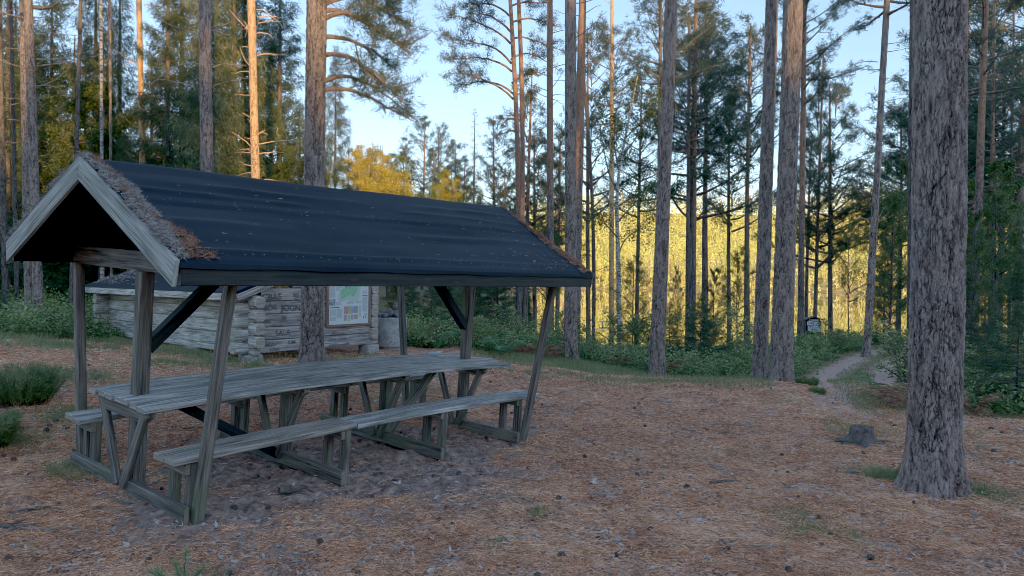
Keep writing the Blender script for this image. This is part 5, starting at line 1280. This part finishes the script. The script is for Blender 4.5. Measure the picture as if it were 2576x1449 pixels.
def clump(name,label,cat,u,v,n,rad,L,w,mat,up=1.,spread=.5,group=None,seed=0,rise=0.):
    g=np.random.default_rng(seed+int(u));b=hit(u,v);a=g.uniform(0,6.28,n);r=rad*np.sqrt(g.random(n));x=np.cos(a)*r;y=np.sin(a)*r
    z=gz(b.x+x,b.y+y)-b.z+rise*g.random(n)*(1-(r/rad)**2)
    d=unit(np.stack([x/rad*.6,y/rad*.6,np.full(n,up)],-1)+g.normal(size=(n,3))*spread)
    V,Fc,rn=blades(np.stack([x,y,z],-1),d,L*g.uniform(.5,1.2,n),w,seed);o=link(name,npmesh(name,V,Fc,mat,{'rnd':rn}));o.location=b;tag(o,label,cat,group);return o
for i,(u,v,s) in enumerate(((365,1328,.06),(330,1195,.045),(415,1192,.05),(345,1260,.04),(2140,1190,.04),(1575,1330,.035),(2190,1405,.04))):
    clump('lichen_tuft',['grey green lichen tuft in front of the near bench legs','small lichen tuft left of the front sill','pale lichen tuft touching the front sill','tiny lichen tuft between two others at lower left','lichen tuft left of the big pine foot','lichen crumb in the middle foreground','lichen tuft at the lower right'][i],'lichen',u,v,260,s*.8,.02,.003,M['lichen'],.5,.8,'lichen tufts on the ground',i)
def heather(label,u,v,rad,h,n,seed):
    g=np.random.default_rng(seed);b=hit(u,v);paths=[];C=[];D=[]
    for i in range(n):
        az=g.uniform(0,6.28);r0=rad*.45*math.sqrt(g.random());lean=g.uniform(.05,.75);l=h*g.uniform(.6,1.1);t=np.linspace(0,1,7)
        P=np.stack([np.sin(az)*(r0+lean*l*t*.9),np.cos(az)*(r0+lean*l*t*.9),l*t*(1-.25*lean*t)-.02],-1);paths.append((P,.004*(1-.7*t)))
        for s in g.uniform(.25,1,26):
            j=min(int(s*6),5);C.append(P[j]+(P[j+1]-P[j])*(s*6-j)+g.normal(size=3)*.008);D.append(unit(np.array([math.sin(az)*.5,math.cos(az)*.5,1.])+g.normal(size=3)*.5))
    t=thing('heather_bush',label,'heather',b);v_,f=tubes(paths,3);link('stems',npmesh('stems',v_,f,M['cone'],None),t)
    V,Fc,rn=tufts(np.array(C),np.array(D),4,.045,.0055,seed,.5);link('sprigs',npmesh('sprigs',V,Fc,M['heather'],{'rnd':rn}),t)
heather('broad dark green heather bush at the left edge of the clearing',55,1020,.5,.42,230,3)
heather('heather cut by the left edge, nearer than the big one',-30,1130,.3,.32,120,4)
heather('small heather tuft right of the crest pair',2055,990,.2,.08,50,5)
heather('low heather patch at the foot of the crest pair',2030,968,.3,.13,70,6)
def seedling():
    b=hit(460,1490);g=np.random.default_rng(5);t=thing('pine_seedling','tiny green pine seedling at the bottom edge of view','pine seedling',b,0,None,.75)
    C=[];D=[];paths=[]
    for az,l,e in((0,.26,1.4),(1.3,.2,.8),(4.4,.22,.7),(5.4,.2,.9),(2.4,.2,.7),(1.6,.34,.45),(4.7,.26,.5)):
        tt=np.linspace(0,1,12);d=np.array([math.sin(az)*math.cos(e),math.cos(az)*math.cos(e),math.sin(e)]);P=d*l*tt[:,None];paths.append((P,.004*(1-.6*tt)))
        for s in g.uniform(.2,1,110):
            C.append(d*l*s);D.append(unit(d*.9+g.normal(size=3)*.6+np.array([0,0,.25])))
    v_,f=tubes(paths,5);link('stem',npmesh('stem',v_,f,M['cone'],None),t);V,Fc,rn=blades(np.array(C),np.array(D),.085*g.uniform(.7,1.2,len(C)),.0035,5);link('needles',npmesh('needles',V,Fc,M['fern'],{'rnd':rn}),t)
seedling()
clump('grass_tuft','fine green grass tuft at the foot of the far bench leg','grass tuft',205,1185,700,.22,.10,.003,M['grass'],.7,.6,None,3)
clump('grass_tuft','little green tuft below the front sill at lower left','grass tuft',300,1275,160,.03,.05,.003,M['fern'],.8,.5,None,4)
clump('moss_patch','bright green moss at the left foot of the big pine','moss',2282,1200,1500,.09,.025,.006,M['moss'],.6,.7,None,5,.16)
clump('grass_tuft','yellow green grass right of the big pine foot','grass tuft',2475,1240,1200,.2,.08,.004,M['grass'],.5,.7,None,6)
clump('grass_tuft','pale grass tuft left of the big pine foot','grass tuft',2228,1195,1200,.16,.08,.004,M['grass'],.5,.7,None,7)
# ---- golden far shore forest (reads as one mass) --------------------------
def far_forest():
    g=np.random.default_rng(71);n=6600;az=np.radians(g.uniform(-3,62,n));d=g.uniform(412,640,n);x=np.sin(az)*d;y=np.cos(az)*d;z=gz(x,y)
    h=g.uniform(9,23,n);h[4400:]*=.28;d[4400:]=g.uniform(406,500,2200);x=np.sin(az)*d;y=np.cos(az)*d;z=gz(x,y);C=[];D=[];Rn=[];Sz=[]
    k=44;idx=np.repeat(np.arange(n),k);f=g.random(n*k);th=g.uniform(0,6.28,n*k);con=(g.random(n)<.6)[idx]
    rad=np.where(con,(1-f)*.19,np.sqrt(np.maximum(0,1-(2*f-1)**2))*.20)*h[idx]
    z0=np.where(con,.12,.35)*h[idx]
    P=np.stack([x[idx]+np.cos(th)*rad*1.,y[idx]+np.sin(th)*rad,z[idx]+z0+f*(h[idx]-z0)],-1)
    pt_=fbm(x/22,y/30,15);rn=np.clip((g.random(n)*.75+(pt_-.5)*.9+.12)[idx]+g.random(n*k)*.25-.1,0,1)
    nr_=unit(np.stack([np.cos(th),np.sin(th),np.full(n*k,.35)],-1)+g.normal(size=(n*k,3))*.35);a_=unit(np.cross(nr_,g.normal(size=nr_.shape)));b_=np.cross(nr_,a_);s_=(.95*g.uniform(.6,1.3,n*k))[:,None]
    V=np.stack([P-a_*s_*.5,P+b_*s_*.4,P+a_*s_*.6,P-b_*s_*.4],1).reshape(-1,3);Fc=np.arange(4*n*k).reshape(-1,4);r=np.repeat(rn,4)
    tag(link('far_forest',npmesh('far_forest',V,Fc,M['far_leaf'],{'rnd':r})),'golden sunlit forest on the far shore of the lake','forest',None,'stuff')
    m=900;j=np.argsort(d[:4400])[:m];paths=[]
    V=[];w_=.35
    for a in j:
        xx,yy,zz,hh=x[a],y[a],z[a],h[a]*.6;V+=[(xx-w_/2,yy-.2,zz-1),(xx+w_/2,yy-.2,zz-1),(xx+w_/2,yy-.2,zz+hh),(xx-w_/2,yy-.2,zz+hh)]
    tag(link('far_trunks',npmesh('far_trunks',np.array(V),np.arange(4*m).reshape(-1,4),M['bark_far'])),'pale sunlit trunks along the far lake shore','tree trunks',None,'stuff')
M['bark_far']=simple('far_trunk_bark',(.5,.33,.18),.9,2,.3,0)
far_forest()
# reeds at the far waterline and jetty
jp=W(1565,738,95);jz=LAKE_Z
JT=thing('jetty','small pale wooden jetty out on the lake','jetty',(jp[0],jp[1],jz))
m=MB();m.beam((-3.,0,.45),(3.,0,.45),1.0,.12);m.build('deck',M['log_light'],JT,0)
for x in(-2.6,0,2.6):
    m=MB();m.beam((x,0,-1),(x,0,.385),.15,.15,(1,0,0));m.build('pile',M['log_light'],JT,0)
# dark land strip with trees at the left lake side
def near_left_wood():
    g=np.random.default_rng(81);n=260;az=np.radians(g.uniform(-42,1.5,n));d=g.uniform(52,110,n);x=np.sin(az)*d;y=np.cos(az)*d;z=gz(x,y);h=g.uniform(9,15,n);h=np.where(np.degrees(az)>-15,g.uniform(4,6.5,n)*(d/60),h)
    k=900;idx=np.repeat(np.arange(n),k);f=g.random(n*k);th=g.uniform(0,6.28,n*k);rad=((1-f)**.9*.2+.01)*h[idx]*g.random(n*k)**.5*(.75+.25*np.sin(f*h[idx]*5+th*2))
    P=np.stack([x[idx]+np.cos(th)*rad,y[idx]+np.sin(th)*rad,z[idx]+.1*h[idx]+f*.9*h[idx]],-1);rn=np.clip(g.random(n)[idx]*.6+g.random(n*k)*.4,0,1)
    Dr_=unit(np.stack([np.cos(th),np.sin(th),np.full(n*k,-.35)],-1)+g.normal(size=(n*k,3))*.35);V,Fc,r=blades(P,Dr_,.5*g.uniform(.5,1.2,n*k),.085,3,rn);tag(link('background_wood',npmesh('background_wood',V,Fc,M['spruce_needles'],{'rnd':r})),'dense dusky wood closing the view behind the lean-to','wood',None,'stuff')
near_left_wood()
# ---- unseen forest mass behind the viewpoint, placed to keep the low sun off the clearing ----
M['dense']=simple('sun_blocking_mass',(.03,.045,.025),.95,1,.3,0,0)
def behind():
    g=np.random.default_rng(91);n=90000
    x=g.uniform(-170,210,n);y=g.uniform(-112,-90,n);top=35+4*fbm(x/9,x*0,7)+g.normal(size=n)*.6
    z=11+g.random(n)*(top-11);P=np.stack([x,y,z],-1)
    T=[]
    def tg(u,v,D,r):T.append((W(u,v,D),r))
    for v in range(-20,470,45):tg(638+v*.03,v,17,.42)
    for v in range(-60,60,40):tg(357,v,20,.4)
    for v in range(120,250,40):tg(1538,v,30,.5)
    tg(1993,35,12.6,.28);tg(1993,75,12.6,.2)
    for v in range(400,520,30):tg(1262,v,36,.6)
    tg(1232,425,42,.9);tg(1130,430,46,2.2);tg(1135,470,46,2.);tg(945,380,40,2.4);tg(955,430,40,2.6);tg(880,350,38,1.8);tg(905,450,34,1.1);tg(860,310,27,.6)
    tg(430,180,24,.9);tg(410,260,24,.9);tg(320,220,26,.9);tg(425,310,24,.6);tg(720,395,25,.6);tg(400,400,30,.9);tg(130,480,24,1.);tg(60,230,24,.8);tg(150,420,33,1.4);tg(500,60,24,.7);tg(330,420,30,1.2);tg(680,240,25,.5);tg(840,420,27,.7)
    tg(1000,20,10.2,.3);tg(1020,130,9.9,.25);tg(940,180,10.,.25);tg(985,270,10,.3);tg(960,60,10.,.25);tg(1160,30,28,.5);tg(1300,80,28,.4);tg(1480,160,38,.8);tg(1500,230,38,.9);tg(1200,160,27,.4)
    tg(1640,60,36,.6);tg(1885,100,38,.5)
    for a_ in ((950,400,40,3.6),(905,440,36,2.5),(1130,450,46,3.2),(870,330,38,2.4),(1250,450,42,1.3),(300,200,25,1.3),(420,190,24,1.4),(430,330,26,1.),(60,450,24,1.3),(150,380,30,2.2),(330,420,30,1.8),(500,300,30,1.2),(720,390,25,.9),(590,420,30,1.),(1500,60,38,1.),(1620,300,30,.8)):tg(*a_)
    keep=np.ones(n,bool);s=np.array(sdir)
    for c,r in T:
        d=P-c;al=d@s;dist=np.linalg.norm(d-al[:,None]*s,axis=1);keep&=~((dist<r+.95)&(al>0))  # gaps cut along the sun direction so chosen spots are lit
    zp=P[:,2]-(6-P[:,1])/math.cos(math.pi-SUN_AZ)*math.tan(SUN_EL);keep|=(zp<3.0)
    P=P[keep];V,Fc,rn=leaves(P,2.6,5,.1)
    tag(link('sun_blocking_forest',npmesh('sun_blocking_forest',V,Fc,M['dense'],{'rnd':rn})),'dense unseen forest mass behind the viewpoint, shaped to block the low sun','forest',None,'stuff')
behind()
